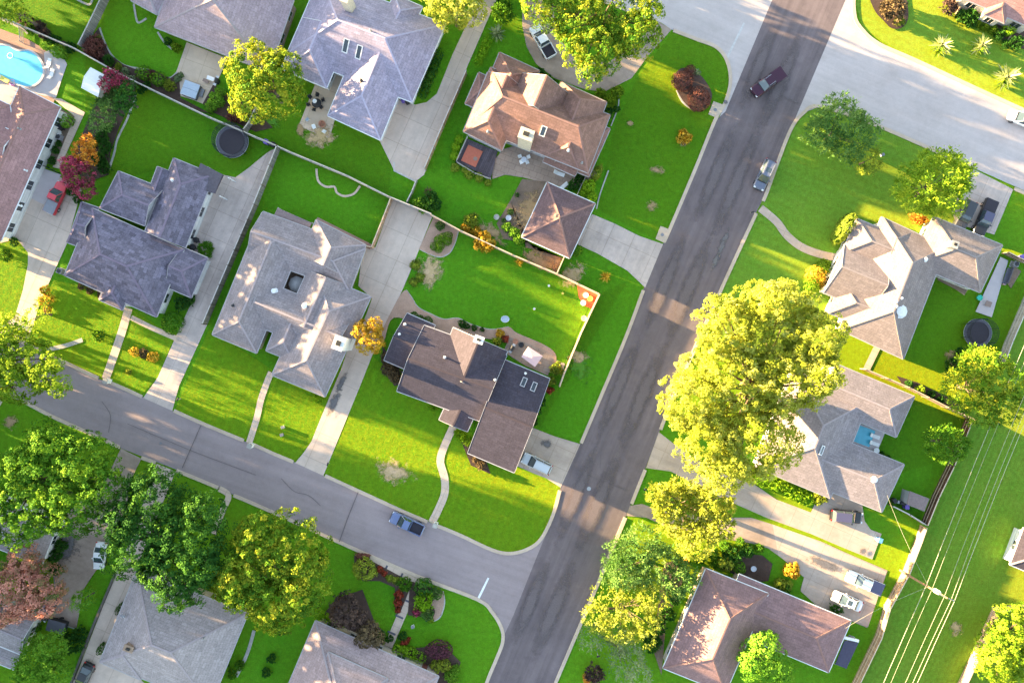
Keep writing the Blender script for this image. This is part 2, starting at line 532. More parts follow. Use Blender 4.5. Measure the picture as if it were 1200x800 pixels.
BARK = None
def tree(name, label, lobes, h, m, cat='tree', group=None, base=None, T=ID, seed=None, bark='bark', trunk_r=None, **kw):
    """lobes: (px, py, r_px[, dz]) as the photograph shows the crown; h = tree height in metres."""
    lb = []
    for l in lobes:
        px, py = T(l[0], l[1]); r0 = l[2] / (S)
        zc = h - r0 * .78 + (l[3] if len(l) > 3 else 0)
        zc = max(zc, r0 * .6)
        r = l[2] / S * (HC - zc) / HC
        p = P(px, py, zc); lb.append((p.x, p.y, zc, r))
    big = max(lb, key=lambda q: q[3])
    if base is None: bx, by = sum(q[0] * q[3] for q in lb) / sum(q[3] for q in lb), sum(q[1] * q[3] for q in lb) / sum(q[3] for q in lb)
    else: b = P(*T(*base)); bx, by = b.x, b.y
    root = thing(name, label, cat, (bx, by, 0), group)
    seed = seed or (abs(hash((round(bx, 2), round(by, 2)))) % 99991)
    rg = random.Random(seed)
    tr = trunk_r or max(.09, .035 * h)
    top = big[2] - big[3] * .35
    b = MB()
    b.tube([(bx, by, -.05), (bx, by, .35), (bx + rg.uniform(-.1, .1), by + rg.uniform(-.1, .1), top * .5), (bx * .5 + big[0] * .5, by * .5 + big[1] * .5, top)],
           [tr * 1.5, tr * 1.05, tr * .85, tr * .6], 9)
    for q in lb:
        for k in range(3 if q[3] > 2 else 1):
            a = rg.uniform(0, 6.28); rr = q[3] * rg.uniform(.35, .7)
            e = (q[0] + math.cos(a) * rr, q[1] + math.sin(a) * rr, q[2] + q[3] * rg.uniform(-.1, .45))
            s = (bx, by, top * rg.uniform(.5, .8))
            md = tuple((s[i] * .55 + e[i] * .45) + (.2 if i == 2 else 0) for i in range(3))
            b.tube([s, md, e], [tr * .5, tr * .3, tr * .08], 6)
    b.build('trunk', bark, root, smooth=True)
    me = crown_mesh('crown', [(q[0] - bx, q[1] - by, q[2], q[3]) for q in lb], seed, **kw)
    me.materials.append(MATS[m])
    c = bpy.data.objects.new('crown', me); COL.objects.link(c); c.parent = root
    return root

SHRUBS = {}
def shrub_mesh(style, m):
    key = (style, m)
    if key in SHRUBS: return SHRUBS[key]
    sd = 11 + len(SHRUBS)
    if style == 'ball':
        me = crown_mesh('shrub', [(0, 0, .62, 1.0)], sd, lump=.2, leaf=.15, aspect=1.3, per=12, rag=.04, ratio=.8, lowcut=-.6)
    elif style == 'dome':
        me = crown_mesh('shrub', [(0, 0, .55, 1.0)], sd, lump=.10, leaf=.075, aspect=1.1, per=9, rag=.008, ratio=.8, lowcut=-.6, coh=.8)
    elif style == 'loose':
        me = crown_mesh('shrub', [(0, 0, .6, .8), (.35, .2, .5, .55), (-.3, .25, .55, .55), (.05, -.4, .45, .55)], sd, lump=.24, leaf=.22, aspect=2.0, per=14, spiky=.5, rag=.2, lowcut=-.5)
    elif style == 'flower':
        me = crown_mesh('shrub', [(0, 0, .4, .7), (.45, .1, .3, .5), (-.4, .2, .35, .5), (.0, -.45, .3, .5)], sd, lump=.2, leaf=.2, aspect=1.2, per=12, rag=.2)
    elif style == 'spike':
        rng = np.random.default_rng(sd); n = 70
        th = rng.uniform(0, 6.28, n); el = rng.uniform(.25, 1.3, n)
        d = np.stack([np.cos(th) * np.cos(el), np.sin(th) * np.cos(el), np.sin(el)], 1)
        ln = rng.uniform(.8, 1.15, n)
        me = leaf_mesh('shrub', d * ln[:, None] * .5 + np.array([0, 0, .1]), np.cross(d, np.cross(np.array([0, 0, 1.]), d)), ln, rng.uniform(0, 1, n), 7.0, rng, d)
    me.materials.append(MATS[m])
    SHRUBS[key] = me
    return me
def shrub(px, py, rpx, m, style, label, group=None, name='shrub', cat='shrub', sq=1.0, rot=None, hz=1.0, T=ID):
    px, py = T(px, py)
    r = rpx / S
    p = P(px, py, min(r * .8, 1.2))
    o = bpy.data.objects.new(name, shrub_mesh(style, m)); COL.objects.link(o)
    WL[o.name] = p
    o.location = (p.x, p.y, 0); o.scale = (r, r * sq, r * hz)
    o.rotation_euler = (0, 0, rnd.uniform(0, 6.28) if rot is None else rot)
    return tag(o, label, cat, group)
def hedge(pts, wpx, h, m, label, cat='hedge', T=ID, name='hedge', lump=.28, leaf=.17, seed=5):
    """clipped hedge along a line of pixels."""
    L = [P(*T(*p), 0) for p in pts]
    lobes = []
    for a, b in zip(L[:-1], L[1:]):
        n = max(1, int((b - a).length / (wpx / S * .45)))
        for k in range(n + 1):
            q = a.lerp(b, k / n); lobes.append((q.x, q.y, h * .45, wpx / S / 2))
    x0, y0 = lobes[0][0], lobes[0][1]
    r = wpx / S / 2
    me = crown_mesh(name, [(x - x0, y - y0, z, r) for x, y, z, r in lobes], seed, lump=lump, leaf=leaf, per=12, rag=.04, cover=.8, ratio=h * .55 / r, lowcut=-.7)
    me.materials.append(MATS[m])
    o = bpy.data.objects.new(name, me); COL.objects.link(o); o.location = (x0, y0, 0)
    WL[o.name] = Vector((x0, y0, 0))
    return tag(o, label, cat)

# ------------------------------------------------------------------ houses
class House:
    """Wings with real pitch that run into one another; the walls stand in from the eaves."""
    def __init__(s, label, T, roofm, wallm, eave=2.9, pitch=.5, name='house', over=.45, trim='white_trim', cap=None, cat='house', door=True, windows=True, capw=.26):
        s.label, s.T, s.eave, s.pitch, s.name, s.over = label, T, eave, pitch, name, over
        s.roofm, s.wallm, s.trim, s.cap, s.cat, s.capw = roofm, wallm, trim, cap or roofm, cat, capw
        s.W = []; s.windows = windows
    def wing(s, A, B, C, ends='hh', eave=None, pitch=None, k=1.0):
        z = (eave or s.eave) + .006 * len(s.W)
        a, b, c = [P(*s.T(*q), z) for q in (A, B, C)]
        if (b - a).cross(c - b).z < 0:      # keep the corners anticlockwise
            d = a + c - b
            a, b, c = b, a, d
        d = a + c - b
        s.W.append(dict(a=a, b=b, c=c, d=d, z=z, ends=ends, pitch=pitch or s.pitch, k=k))
        return s
    def zat(s, x, y):
        best = None
        for w in s.W:
            a = w['a']; wv = w['b'] - a; rv = w['c'] - w['b']
            W, L = wv.length, rv.length
            # solve in the skewed frame
            det = wv.x * rv.y - wv.y * rv.x
            qx, qy = x - a.x, y - a.y
            u = (qx * rv.y - qy * rv.x) / det; v = (wv.x * qy - wv.y * qx) / det
            if -.02 < u < 1.02 and -.02 < v < 1.02:
                t = min(u, 1 - u) * W
                if w['ends'][0] == 'h': t = min(t, v * L / w['k'])
                if w['ends'][1] == 'h': t = min(t, (1 - v) * L / w['k'])
                z = w['z'] + w['pitch'] * max(0, t)
                if best is None or z > best: best = z
        return best
    def on(s, px, py, T=None):
        x, y = (T or s.T)(px, py)
        z = s.eave + .5
        for _ in range(8):
            p = P(x, y, z); q = s.zat(p.x, p.y)
            if q is None: break
            z = q
        return P(x, y, z)
    def inside(s, x, y, skip, pad=-.15):
        for i, w in enumerate(s.W):
            if i == skip: continue
            a = w['a']; wv = w['b'] - a; rv = w['c'] - w['b']; W, L = wv.length, rv.length
            det = wv.x * rv.y - wv.y * rv.x
            qx, qy = x - a.x, y - a.y
            u = (qx * rv.y - qy * rv.x) / det * W; v = (wv.x * qy - wv.y * qx) / det * L
            if pad + s.over < u < W - s.over - pad and pad + s.over < v < L - s.over - pad: return True
        return False
    def build(s):
        cx = sum((w['a'].x + w['c'].x) / 2 for w in s.W) / len(s.W); cy = sum((w['a'].y + w['c'].y) / 2 for w in s.W) / len(s.W)
        root = thing(s.name, s.label, s.cat, (cx, cy, 0)); s.root = root
        rf, wl, gt = MB(), MB(), MB()
        wins = []
        for wi, w in enumerate(s.W):
            a, b, c, d, z = w['a'], w['b'], w['c'], w['d'], w['z']
            rv = c - b; L = rv.length; rh = rv / L; W = (b - a).length; wh = (b - a) / W
            rise = w['pitch'] * W / 2
            ins = min(W / 2 * w['k'], L / 2 - .01)
            m0 = (a + b) / 2 + rh * (ins if w['ends'][0] == 'h' else 0); m1 = (c + d) / 2 - rh * (ins if w['ends'][1] == 'h' else 0)
            R0 = m0 + Vector((0, 0, rise)); R1 = m1 + Vector((0, 0, rise))
            def rface(pts, e0, e1):
                e = (e1 - e0).normalized(); n = (pts[1] - pts[0]).cross(pts[2] - pts[1]).normalized()
                if n.z < 0: pts = pts[::-1]; n = -n
                up = n.cross(e)
                rf.face(pts, 0, [((p - e0).dot(e), (p - e0).dot(up)) for p in pts])
            rface([b, c, R1, R0], b, c); rface([d, a, R0, R1], d, a)
            if w['ends'][0] == 'h': rface([a, b, R0], a, b)
            if w['ends'][1] == 'h': rface([c, d, R1], c, d)
            # fascia and soffit
            dz = Vector((0, 0, .2))
            for p, q in ((a, b), (b, c), (c, d), (d, a)):
                rf.face([p - dz, q - dz, q, p], 2)
            rf.face([d - dz, c - dz, b - dz, a - dz], 2)
            # ridge and hip caps
            lines = [(R0, R1)]
            if w['ends'][0] == 'h': lines += [(a, R0), (b, R0)]
            if w['ends'][1] == 'h': lines += [(c, R1), (d, R1)]
            for p, q in lines:
                if (q - p).length > .2: rf.bar(p + Vector((0, 0, .012)), q + Vector((0, 0, .012)), s.capw, .05, 1)
            # gutters hang on the eaves (along hips and slopes), barge boards on gables
            edges = [(b, c), (d, a)]
            if w['ends'][0] == 'h': edges.append((a, b))
            if w['ends'][1] == 'h': edges.append((c, d))
            for p, q in edges:
                t = (q - p).normalized(); nn = Vector((t.y, -t.x, 0))
                o_ = nn * .062 + Vector((0, 0, -.07))
                gt.bar(p + o_ - t * .0, q + o_ + t * .0, .12, .11)
            for e, (p, q, r_) in enumerate(((a, b, R0), (c, d, R1))):
                if w['ends'][e] == 'g':
                    o_ = (-rh if e == 0 else rh) * .03 + Vector((0, 0, -.08))
                    gt.bar(p + o_, r_ + o_, .06, .2); gt.bar(q + o_, r_ + o_, .06, .2)
            # walls
            ov = s.over + .004 * wi
            u0, u1 = ov, W - ov; v0, v1 = ov, L - ov
            if u1 - u0 > .5 and v1 - v0 > .5:
                base = a - Vector((0, 0, z))
                cs = [base + wh * u0 + rh * v0, base + wh * u1 + rh * v0, base + wh * u1 + rh * v1, base + wh * u0 + rh * v1]
                top = z - .12
                for i in range(4):
                    p, q = cs[i], cs[(i + 1) % 4]; ln = (q - p).length
                    wl.face([p, q, q + Vector((0, 0, top)), p + Vector((0, 0, top))], 0, [(0, 0), (ln, 0), (ln, top), (0, top)])
                    e = (q - p) / ln; nrm = Vector((e.y, -e.x, 0))
                    n = max(1, int(ln / 3.4))
                    for k in range(n):
                        t = (k + .5) / n * ln
                        m_ = p + e * t
                        tst = m_ + nrm * .35
                        if ln > 1.6 and not s.inside(tst.x, tst.y, wi) : wins.append((m_, e, nrm, ln / n))
                for e_ in (0, 1):
                    if w['ends'][e_] == 'g':
                        p, q = (cs[0], cs[1]) if e_ == 0 else (cs[2], cs[3])
                        rr = (p + q) / 2 + Vector((0, 0, z + w['pitch'] * (W / 2) - .12))
                        p2, q2 = p + Vector((0, 0, top)), q + Vector((0, 0, top)); ln = (q - p).length
                        dzp = Vector((0, 0, w['pitch'] * ov))
                        wl.face([p2, q2, q2 + dzp, rr, p2 + dzp], 0, [(0, top), (ln, top), (ln, top + dzp.z), (ln / 2, rr.z), (0, top + dzp.z)])
        s.wall = wl.build('wall', s.wallm, root)
        s.roof = rf.build('roof', [s.roofm, s.cap, s.trim], root)
        s.gutter = gt.build('gutter', s.trim, root)
        if s.windows:
            nw = 0
            for i, (m_, e, nrm, room) in enumerate(wins):
                if nw >= 22: break
                nw += 1
                isdoor = (i % 9 == 4)
                w_, h_, zc = (1.0, 2.05, 1.05) if isdoor else (min(1.5, room * .5), 1.25, 1.55)
                ang = math.atan2(e.y, e.x)
                f = MB()
                for dx, dzz, sx, sz in ((0, h_ / 2, w_ + .16, .09), (0, -h_ / 2, w_ + .16, .09), (-w_ / 2, 0, .09, h_), (w_ / 2, 0, .09, h_), (0, 0, .05, h_)):
                    if isdoor and dx == 0 and dzz == 0: continue
                    q = m_ + e * dx + nrm * .03
                    f.box((q.x, q.y, zc + dzz), (sx, .1, sz), ang)
                q = m_ + nrm * .015
                pn = MB().box((q.x, q.y, zc), (w_ - .06, .05, h_ - .06), ang)
                if isdoor:
                    d_ = pn.build('door', 'door_paint', root); f.build('frame', s.trim, d_)
                    hq = m_ + e * (w_ * .38) + nrm * .07
                    MB().box((hq.x, hq.y, 1.0), (.05, .08, .14), ang).build('handle', 'chrome', d_)
                else:
                    wo = f.build('window', s.trim, root); pn.build('pane', 'window_glass', wo)
        return s
    # roof furniture -------------------------------------------------
    def chimney(s, px, py, w, l, top, m='chimney_cream', rz=0.0, T=None, cap=True, base=None, flue='flue_dark'):
        p = base or s.on(px, py, T)
        b = MB(); zb = p.z - 1.2 if base is None else 0
        b.box((p.x, p.y, (zb + top) / 2), (w, l, top - zb), rz)
        b.box((p.x, p.y, top + .06), (w + .16, l + .16, .12), rz)
        o = b.build('chimney', m, s.root)
        MB().box((p.x, p.y, top + .22), (w * .45, l * .4, .22), rz).build('flue', flue, o)
        return o
    def vent(s, px, py, r=.09, h=.45, m='vent_metal', T=None, cone=False):
        p = s.on(px, py, T)
        b = MB()
        b.tube([(p.x, p.y, p.z - .1), (p.x, p.y, p.z + h)], r, 8)
        b.lathe((p.x, p.y, p.z + .02), [(r * 2.2, -.06), (r * 1.1, .1)], 10)
        b.lathe((p.x, p.y, p.z + h), [(r * 1.5, 0), (r * 1.5, .06), (.01, .12)], 10)
        return b.build('roof_vent', m, s.root)
    def slopeframe(s, p):
        e = .15
        zx = (s.zat(p.x + e, p.y) or p.z) - (s.zat(p.x - e, p.y) or p.z); zy = (s.zat(p.x, p.y + e) or p.z) - (s.zat(p.x, p.y - e) or p.z)
        n = Vector((-zx / (2 * e), -zy / (2 * e), 1)).normalized()
        g = Vector((zx, zy, 0))
        if g.length < 1e-5: g = Vector((0, 1, 0))
        g.normalize()
        side = Vector((-g.y, g.x, 0)); up = n.cross(side) * -1
        if up.z < 0: up = -up
        return n, side, up
    def skylight(s, px, py, w, l, T=None, frame='white_trim'):
        p = s.on(px, py, T); n, sd, up = s.slopeframe(p)
        b = MB(); g = MB()
        for k in (-1, 1):
            c = p + sd * (k * w / 2) + n * .08; b.bar(c - up * l / 2, c + up * l / 2, .12, .2)
            c = p + up * (k * l / 2) + n * .08; b.bar(c - sd * (w / 2 + .06), c + sd * (w / 2 + .06), .12, .2)
        o = b.build('skylight', frame, s.root)
        q = [p + n * .1 + sd * i * w / 2 + up * j * l / 2 for i, j in ((-1, -1), (1, -1), (1, 1), (-1, 1))]
        g.face(q); g.build('pane', 'window_glass', o)
        return o

# ------------------------------------------------------------------ palette
RA = R(-20)                      # house / street axis in the world
ROADA = math.atan2(800, 333)     # the dark road runs up and to the right
grass('grass', (.012, .205, .006), (.020, .255, .010), (.045, .25, .016), .35)
grass('grass_light', (.04, .23, .02), (.06, .275, .03), (.10, .27, .04), .5, (R(66), .25))
grass('grass_front_sunlit', (.016, .215, .006), (.028, .265, .010), (.075, .235, .012), .5, (R(-22), .22), 1.4)  # somewhat dry turf, with the low sun's yellow painted into its colour
grass('grass_dark', (.008, .165, .005), (.014, .205, .008), (.03, .20, .012), .3)
grass('grass_field', (.034, .20, .016), (.055, .245, .024), (.12, .235, .03), .6, (R(-25), .4), .8)
paving('asphalt', (0.172, 0.138, 0.145), ROADA, .24, .12, None, (.6, .58, .62), .5, .10)
paving('street_grey', (.315, .255, .262), R(-19.5), .10, .08, None, (.74, .72, .74), .4, .08)
paving('road_concrete', (0.5, 0.435, 0.43), R(-23), .10, .08, None, (.80, .77, .74), .5, .07)
paving('drive_concrete', (0.6, 0.48, 0.41), R(66), .08, .10, (4.2, 3.6, .05), (.72, .68, .64), .5, .07)
paving('drive_grey', (0.55, 0.45, 0.41), R(66), .14, .12, (4.2, 3.6, .05), (.62, .6, .62), .6, .08)
paving('drive_brown', (0.36, 0.28, 0.235), R(-24), .14, .2, None, (.62, .58, .56), .6, .1)
paving('drive_tan', (0.49, 0.39, 0.33), R(-24), .12, .12, (3.2, 3.0, .04), (.7, .66, .62), .5, .08)
paving('walk_concrete', (0.6, 0.47, 0.38), R(66), .05, .08, (1.2, 1.2, .04), (.8, .76, .72), .3, .06)
paving('kerb_concrete', (0.54, 0.43, 0.34), 0, .05, .12, None, (.7, .66, .6), .4, .08)
paving('patio_concrete', (0.6, 0.48, 0.38), R(-20), .06, .1, (3.0, 3.0, .04), (.75, .72, .68), .4, .06)
paving('pool_deck', (0.52, 0.46, 0.47), R(-30), .05, .08, None, (.8, .8, .8), .3, .05)
paving('pink_paver', (0.42, 0.26, 0.21), R(-25), .08, .12, (.5, .25, .02, .5), (.75, .7, .68), .4, .1)
paving('patio_flag', (0.36, 0.27, 0.22), R(-20), .08, .14, (1.2, .9, .05, .4), (.7, .66, .62), .5, .1)
paving('gravel', (0.42, 0.28, 0.215), 0, .05, .15, None, (.6, .55, .5), .5, .3)
paving('mulch', (.085, .055, .045), 0, .1, .3, None, (.5, .5, .5), .6, .4)
paving('soil', (.20, .145, .11), 0, .1, .25, None, (.55, .55, .5), .6, .3)
paving('stone', (.42, .40, .37), 0, .1, .2, None, (.6, .6, .6), .5, .2)
paving('road_paint', (.78, .78, .80), 0, .1, .1, None, (.8, .8, .8), .3, .1)
patchy('dry_patch', (.42, .27, .17), (.28, .21, .09))
patchy('pale_patch', (.58, .40, .28), (.36, .28, .10), 1.1)
patchy('worn_grass', (.06, .225, .014), (.10, .215, .02))
patchy('worn_tar', (.143, .116, .122), (.158, .128, .135), .5, .14)
patchy('oil_stain', (.13, .12, .13), (.17, .16, .165), .8)
# roofs
shingles('roof_lavender', (0.33, 0.29, 0.375), .14)
shingles('roof_grey_lavender', (0.38, 0.29, 0.32), .12)
shingles('roof_dark_lavender', (.158, .14, .182), .30, (1, .95, 1.05), .5, .4)
shingles('roof_grey', (0.27, 0.23, 0.24), .12)
shingles('roof_charcoal', (0.062, 0.053, 0.072), .12)
shingles('roof_cream', (0.25, 0.205, 0.2), .12)
shingles('roof_brown', (0.24, 0.14, 0.12), .16)
shingles('roof_brown_pink', (0.34, 0.19, 0.18), .12)
shingles('roof_umber', (.15, .098, .105), .14)
shingles('roof_brown_violet', (0.25, 0.155, 0.158), .12)
shingles('roof_steel', (0.34, 0.295, 0.3), .12)
shingles('roof_tan', (0.37, 0.28, 0.28), .12)
plain('roof_membrane', (.20, .17, .21), .85, var=.15)
plain('ridge_lavender', (0.42, 0.38, 0.5), .9); plain('ridge_grey', (0.34, 0.29, 0.31), .9)
plain('ridge_dark', (0.19, 0.15, 0.21), .9); plain('ridge_brown', (0.28, 0.16, 0.14), .9); plain('ridge_charcoal', (0.06, 0.045, 0.056), .9)
plain('ridge_cream', (0.29, 0.24, 0.235), .9)
plain('roof_slate_dark', (.10, .085, .105), .8, var=.2)
# walls
brickwall('brick_pink', (.33, .22, .19)); brickwall('brick_tan', (.42, .34, .27)); brickwall('brick_cream', (.55, .49, .42))
brickwall('brick_red', (.30, .15, .11)); brickwall('siding_white', (.70, .69, .67), (.5, .5, .5), 4.0, .22)
brickwall('siding_grey', (.40, .40, .43), (.3, .3, .32), 4.0, .22)
plain('soft_trim', (.40, .37, .38), .6); plain('white_trim', (.72, .72, .73), .5, var=.06); plain('grey_trim', (.42, .41, .44), .5); plain('brown_trim', (.26, .18, .15), .6)
plain('cream_trim', (.6, .54, .47), .6)
plain('door_paint', (.16, .06, .05), .4); plain('chimney_cream', (.60, .52, .42), .9, var=.18); plain('chimney_white', (.72, .71, .7), .8)
plain('chimney_brick', (.34, .24, .17), .9, var=.25)
plain('flue_dark', (.03, .03, .03), .8); plain('vent_metal', (.30, .30, .31), .5, .3); plain('vent_white', (.75, .75, .76), .5)
plain('vent_black', (.035, .035, .04), .6)
glass('window_glass')
# wood, metal, plastics
planks('fence_grey', (.25, .23, .22), .15, 0, .25); planks('fence_brown', (.115, .055, .035), .15, 0, .3)
planks('fence_tan', (.42, .27, .17), .15, 0, .28); planks('fence_pale', (.40, .36, .31), .15, 0, .22)
planks('deck_dark', (.085, .07, .085), .28, R(66), .3, 'world')
plain('post_tan', (.48, .33, .22), .8, var=.2); plain('post_grey', (.36, .33, .31), .8, var=.2); plain('post_dark', (.14, .09, .07), .8)
plain('rail_tan', (.60, .46, .34), .8, var=.15); plain('rail_grey', (.50, .46, .43), .8, var=.15)
plain('bark', (.13, .095, .07), .95, var=.35); plain('bark_pale', (.24, .20, .16), .95, var=.3)
plain('pole_wood', (.30, .18, .10), .9, var=.25); plain('steel', (.50, .51, .53), .4, .7); plain('wire_metal', (.40, .38, .30), .6, .0)
plain('wire_black', (.05, .05, .05), .6)
plain('chrome', (.6, .6, .62), .25, 1.0); plain('rubber', (.02, .02, .022), .85); plain('black_plastic', (.025, .025, .03), .5)
plain('grey_plastic', (.22, .22, .25), .5); plain('white_plastic', (.78, .78, .80), .4, var=.04); plain('purple_plastic', (.17, .11, .45), .4)
plain('blue_plastic', (.12, .33, .75), .4); plain('teal_plastic', (.03, .50, .38), .4); plain('orange_fabric', (.48, .14, .09), .85)
plain('pink_fabric', (.72, .47, .47), .85, var=.05); plain('grey_fabric', (.30, .29, .30), .85); plain('dark_fabric', (.03, .03, .035), .9)
plain('net_black', (.015, .018, .025), .8); plain('mat_dark', (.03, .025, .038), .7); plain('pad_grey', (.09, .09, .12), .6)
plain('tub_cover', (.36, .43, .54), .55, var=.06); plain('tub_side', (.12, .12, .14), .7); plain('red_paint', (.5, .05, .04), .5)
plain('yellow_plastic', (.75, .66, .15), .5); plain('pink_plastic', (.75, .3, .55), .5); plain('red_mulch', (.50, .11, .05), .9, var=.3)
plain('terracotta', (.42, .20, .13), .8); plain('faded_paint', (.52, .50, .50), .8, var=.2); plain('tar_seam', (.135, .112, .118), .8, var=.3); plain('pale_seam', (.34, .29, .27), .9); plain('navy_tarp', (.045, .042, .085), .6, var=.2); plain('green_plastic', (.02, .25, .09), .5)
plain('mailbox_black', (.03, .03, .03), .4); plain('brick_block', (.45, .30, .22), .9, var=.25)
plain('canvas_white', (.82, .82, .83), .8, var=.03); plain('ceramic', (.55, .58, .66), .3)
# car paint
def paint(name, c, metal=.0):
    n = mat(name); n.col(c); n.rough(.28); n.b.inputs['Metallic'].default_value = metal
    n.b.inputs['Coat Weight'].default_value = .8; n.b.inputs['Coat Roughness'].default_value = .05
for k, c, mt in (('paint_white', (.74, .75, .77), 0), ('paint_silver', (.55, .58, .62), .0), ('paint_blue_silver', (.13, .17, .33), .0), ('paint_maroon', (.045, .006, .026), .0),
              ('paint_black', (.016, .016, .02), .1), ('paint_charcoal', (.05, .052, .062), .2), ('paint_red', (.55, .03, .05), .1), ('paint_slate', (.13, .15, .22), .0), ('paint_lilac', (.085, .08, .15), .0)): paint(k, c, mt)
n = mat('car_glass'); n.col((.05, .075, .09)); n.rough(.05); n.b.inputs['Specular IOR Level'].default_value = 1.0; n.b.inputs['Coat Weight'].default_value = 1.0
n = mat('lamp_clear'); n.col((.75, .76, .78)); n.rough(.1)
n = mat('lamp_red'); n.col((.4, .012, .012)); n.rough(.15)
n = mat('pool_water')
w = n.coord()
vor = n.new('ShaderNodeTexVoronoi'); vor.feature = 'SMOOTH_F1'; vor.inputs['Scale'].default_value = 1.7; n.link(w, vor.inputs['Vector'])
n.col(n.scaled((.13, .54, .70), n.mul(vor.outputs['Distance'], 1.06, .95)))
n.rough(.08); n.b.inputs['Specular IOR Level'].default_value = .5
n.link(n.bump(n.noise(w, 3, 3), .12, .05), n.b.inputs['Normal'])
# leaves: name, dark, mid, light
foliage('leaf_green', (0.04, 0.13, 0.011), (0.09, 0.235, 0.018), (0.21, 0.36, 0.022), .22)
foliage('leaf_deep', (0.02, 0.078, 0.013), (0.04, 0.135, 0.02), (0.1, 0.23, 0.026), .2)
foliage('leaf_bright', (0.09, 0.25, 0.02), (0.16, 0.36, 0.03), (0.27, 0.48, 0.05))
foliage('leaf_yellow', (0.18, 0.24, 0.018), (0.38, 0.43, 0.04), (0.58, 0.6, 0.15), .40)
foliage('leaf_lime', (0.08, 0.18, 0.012), (0.19, 0.33, 0.02), (0.38, 0.48, 0.035), .35)
foliage('leaf_two', (0.035, 0.13, 0.012), (0.13, 0.26, 0.018), (0.46, 0.46, 0.035), .22)
foliage('leaf_gold', (.38, .19, .015), (.58, .36, .03), (.70, .52, .08), .3)
foliage('leaf_feather', (0.05, 0.14, 0.03), (0.11, 0.23, 0.05), (0.22, 0.34, 0.09))
foliage('leaf_silver', (.09, .16, .06), (.20, .28, .12), (.40, .45, .26))
foliage('leaf_purple', (0.07, 0.024, 0.042), (0.13, 0.045, 0.07), (0.2, 0.075, 0.09), .15, (.12, .03, .05))
foliage('leaf_plum', (0.055, 0.038, 0.038), (0.1, 0.068, 0.06), (0.18, 0.11, 0.08), .15, (.12, .06, .05))
foliage('leaf_redbrown', (0.11, 0.042, 0.035), (0.19, 0.075, 0.06), (0.29, 0.125, 0.09), .15, (.2, .08, .05))
foliage('leaf_autumn', (0.07, 0.2, 0.04), (0.48, 0.22, 0.16), (0.85, 0.42, 0.32), .3)
foliage('leaf_pink', (.04, .085, .02), (.42, .05, .12), (.68, .12, .22), .25, (.5, .08, .14))
foliage('leaf_orange', (.50, .12, .03), (.68, .28, .03), (.74, .45, .08), .3)
foliage('leaf_red', (.05, .06, .015), (.36, .05, .03), (.52, .12, .07), .2, (.4, .08, .04))
foliage('leaf_brown', (0.1, 0.075, 0.042), (0.18, 0.13, 0.07), (0.28, 0.2, 0.1), .15)
foliage('leaf_yucca', (.12, .20, .05), (.28, .36, .12), (.60, .58, .30), .2)
foliage('leaf_hedge', (.16, .33, .012), (.22, .42, .016), (.33, .50, .022), .15)
foliage('leaf_moss', (0.11, 0.18, 0.024), (0.2, 0.27, 0.03), (0.34, 0.39, 0.04), .2)
# ------------------------------------------------------------------ vehicles
def loft(b, st, ring, mi=0):
    """st: list of (x, halfwidth, zlow, zhigh); ring: shape factors around the section."""
    base = len(b.v); n = len(ring)
    for x, hw, z0, z1 in st:
        for ry, rz in ring:
            b.v.append((x, ry * hw, z0 + (z1 - z0) * rz))
    for i in range(len(st) - 1):
        for j in range(n):
            b.f.append((base + i * n + j, base + i * n + (j + 1) % n, base + (i + 1) * n + (j + 1) % n, base + (i + 1) * n + j)); b.m.append(mi); b.uv.append(None)
    for i, k in ((0, 1), (len(st) - 1, -1)):
        b.f.append(tuple(base + i * n + j for j in range(n))[::k]); b.m.append(mi); b.uv.append(None)
RING = [(-.86, 0), (-.98, .18), (-1, .5), (-.97, .80), (-.86, .97), (-.4, 1.02), (.4, 1.02), (.86, .97), (.97, .80), (1, .5), (.98, .18), (.86, 0)]
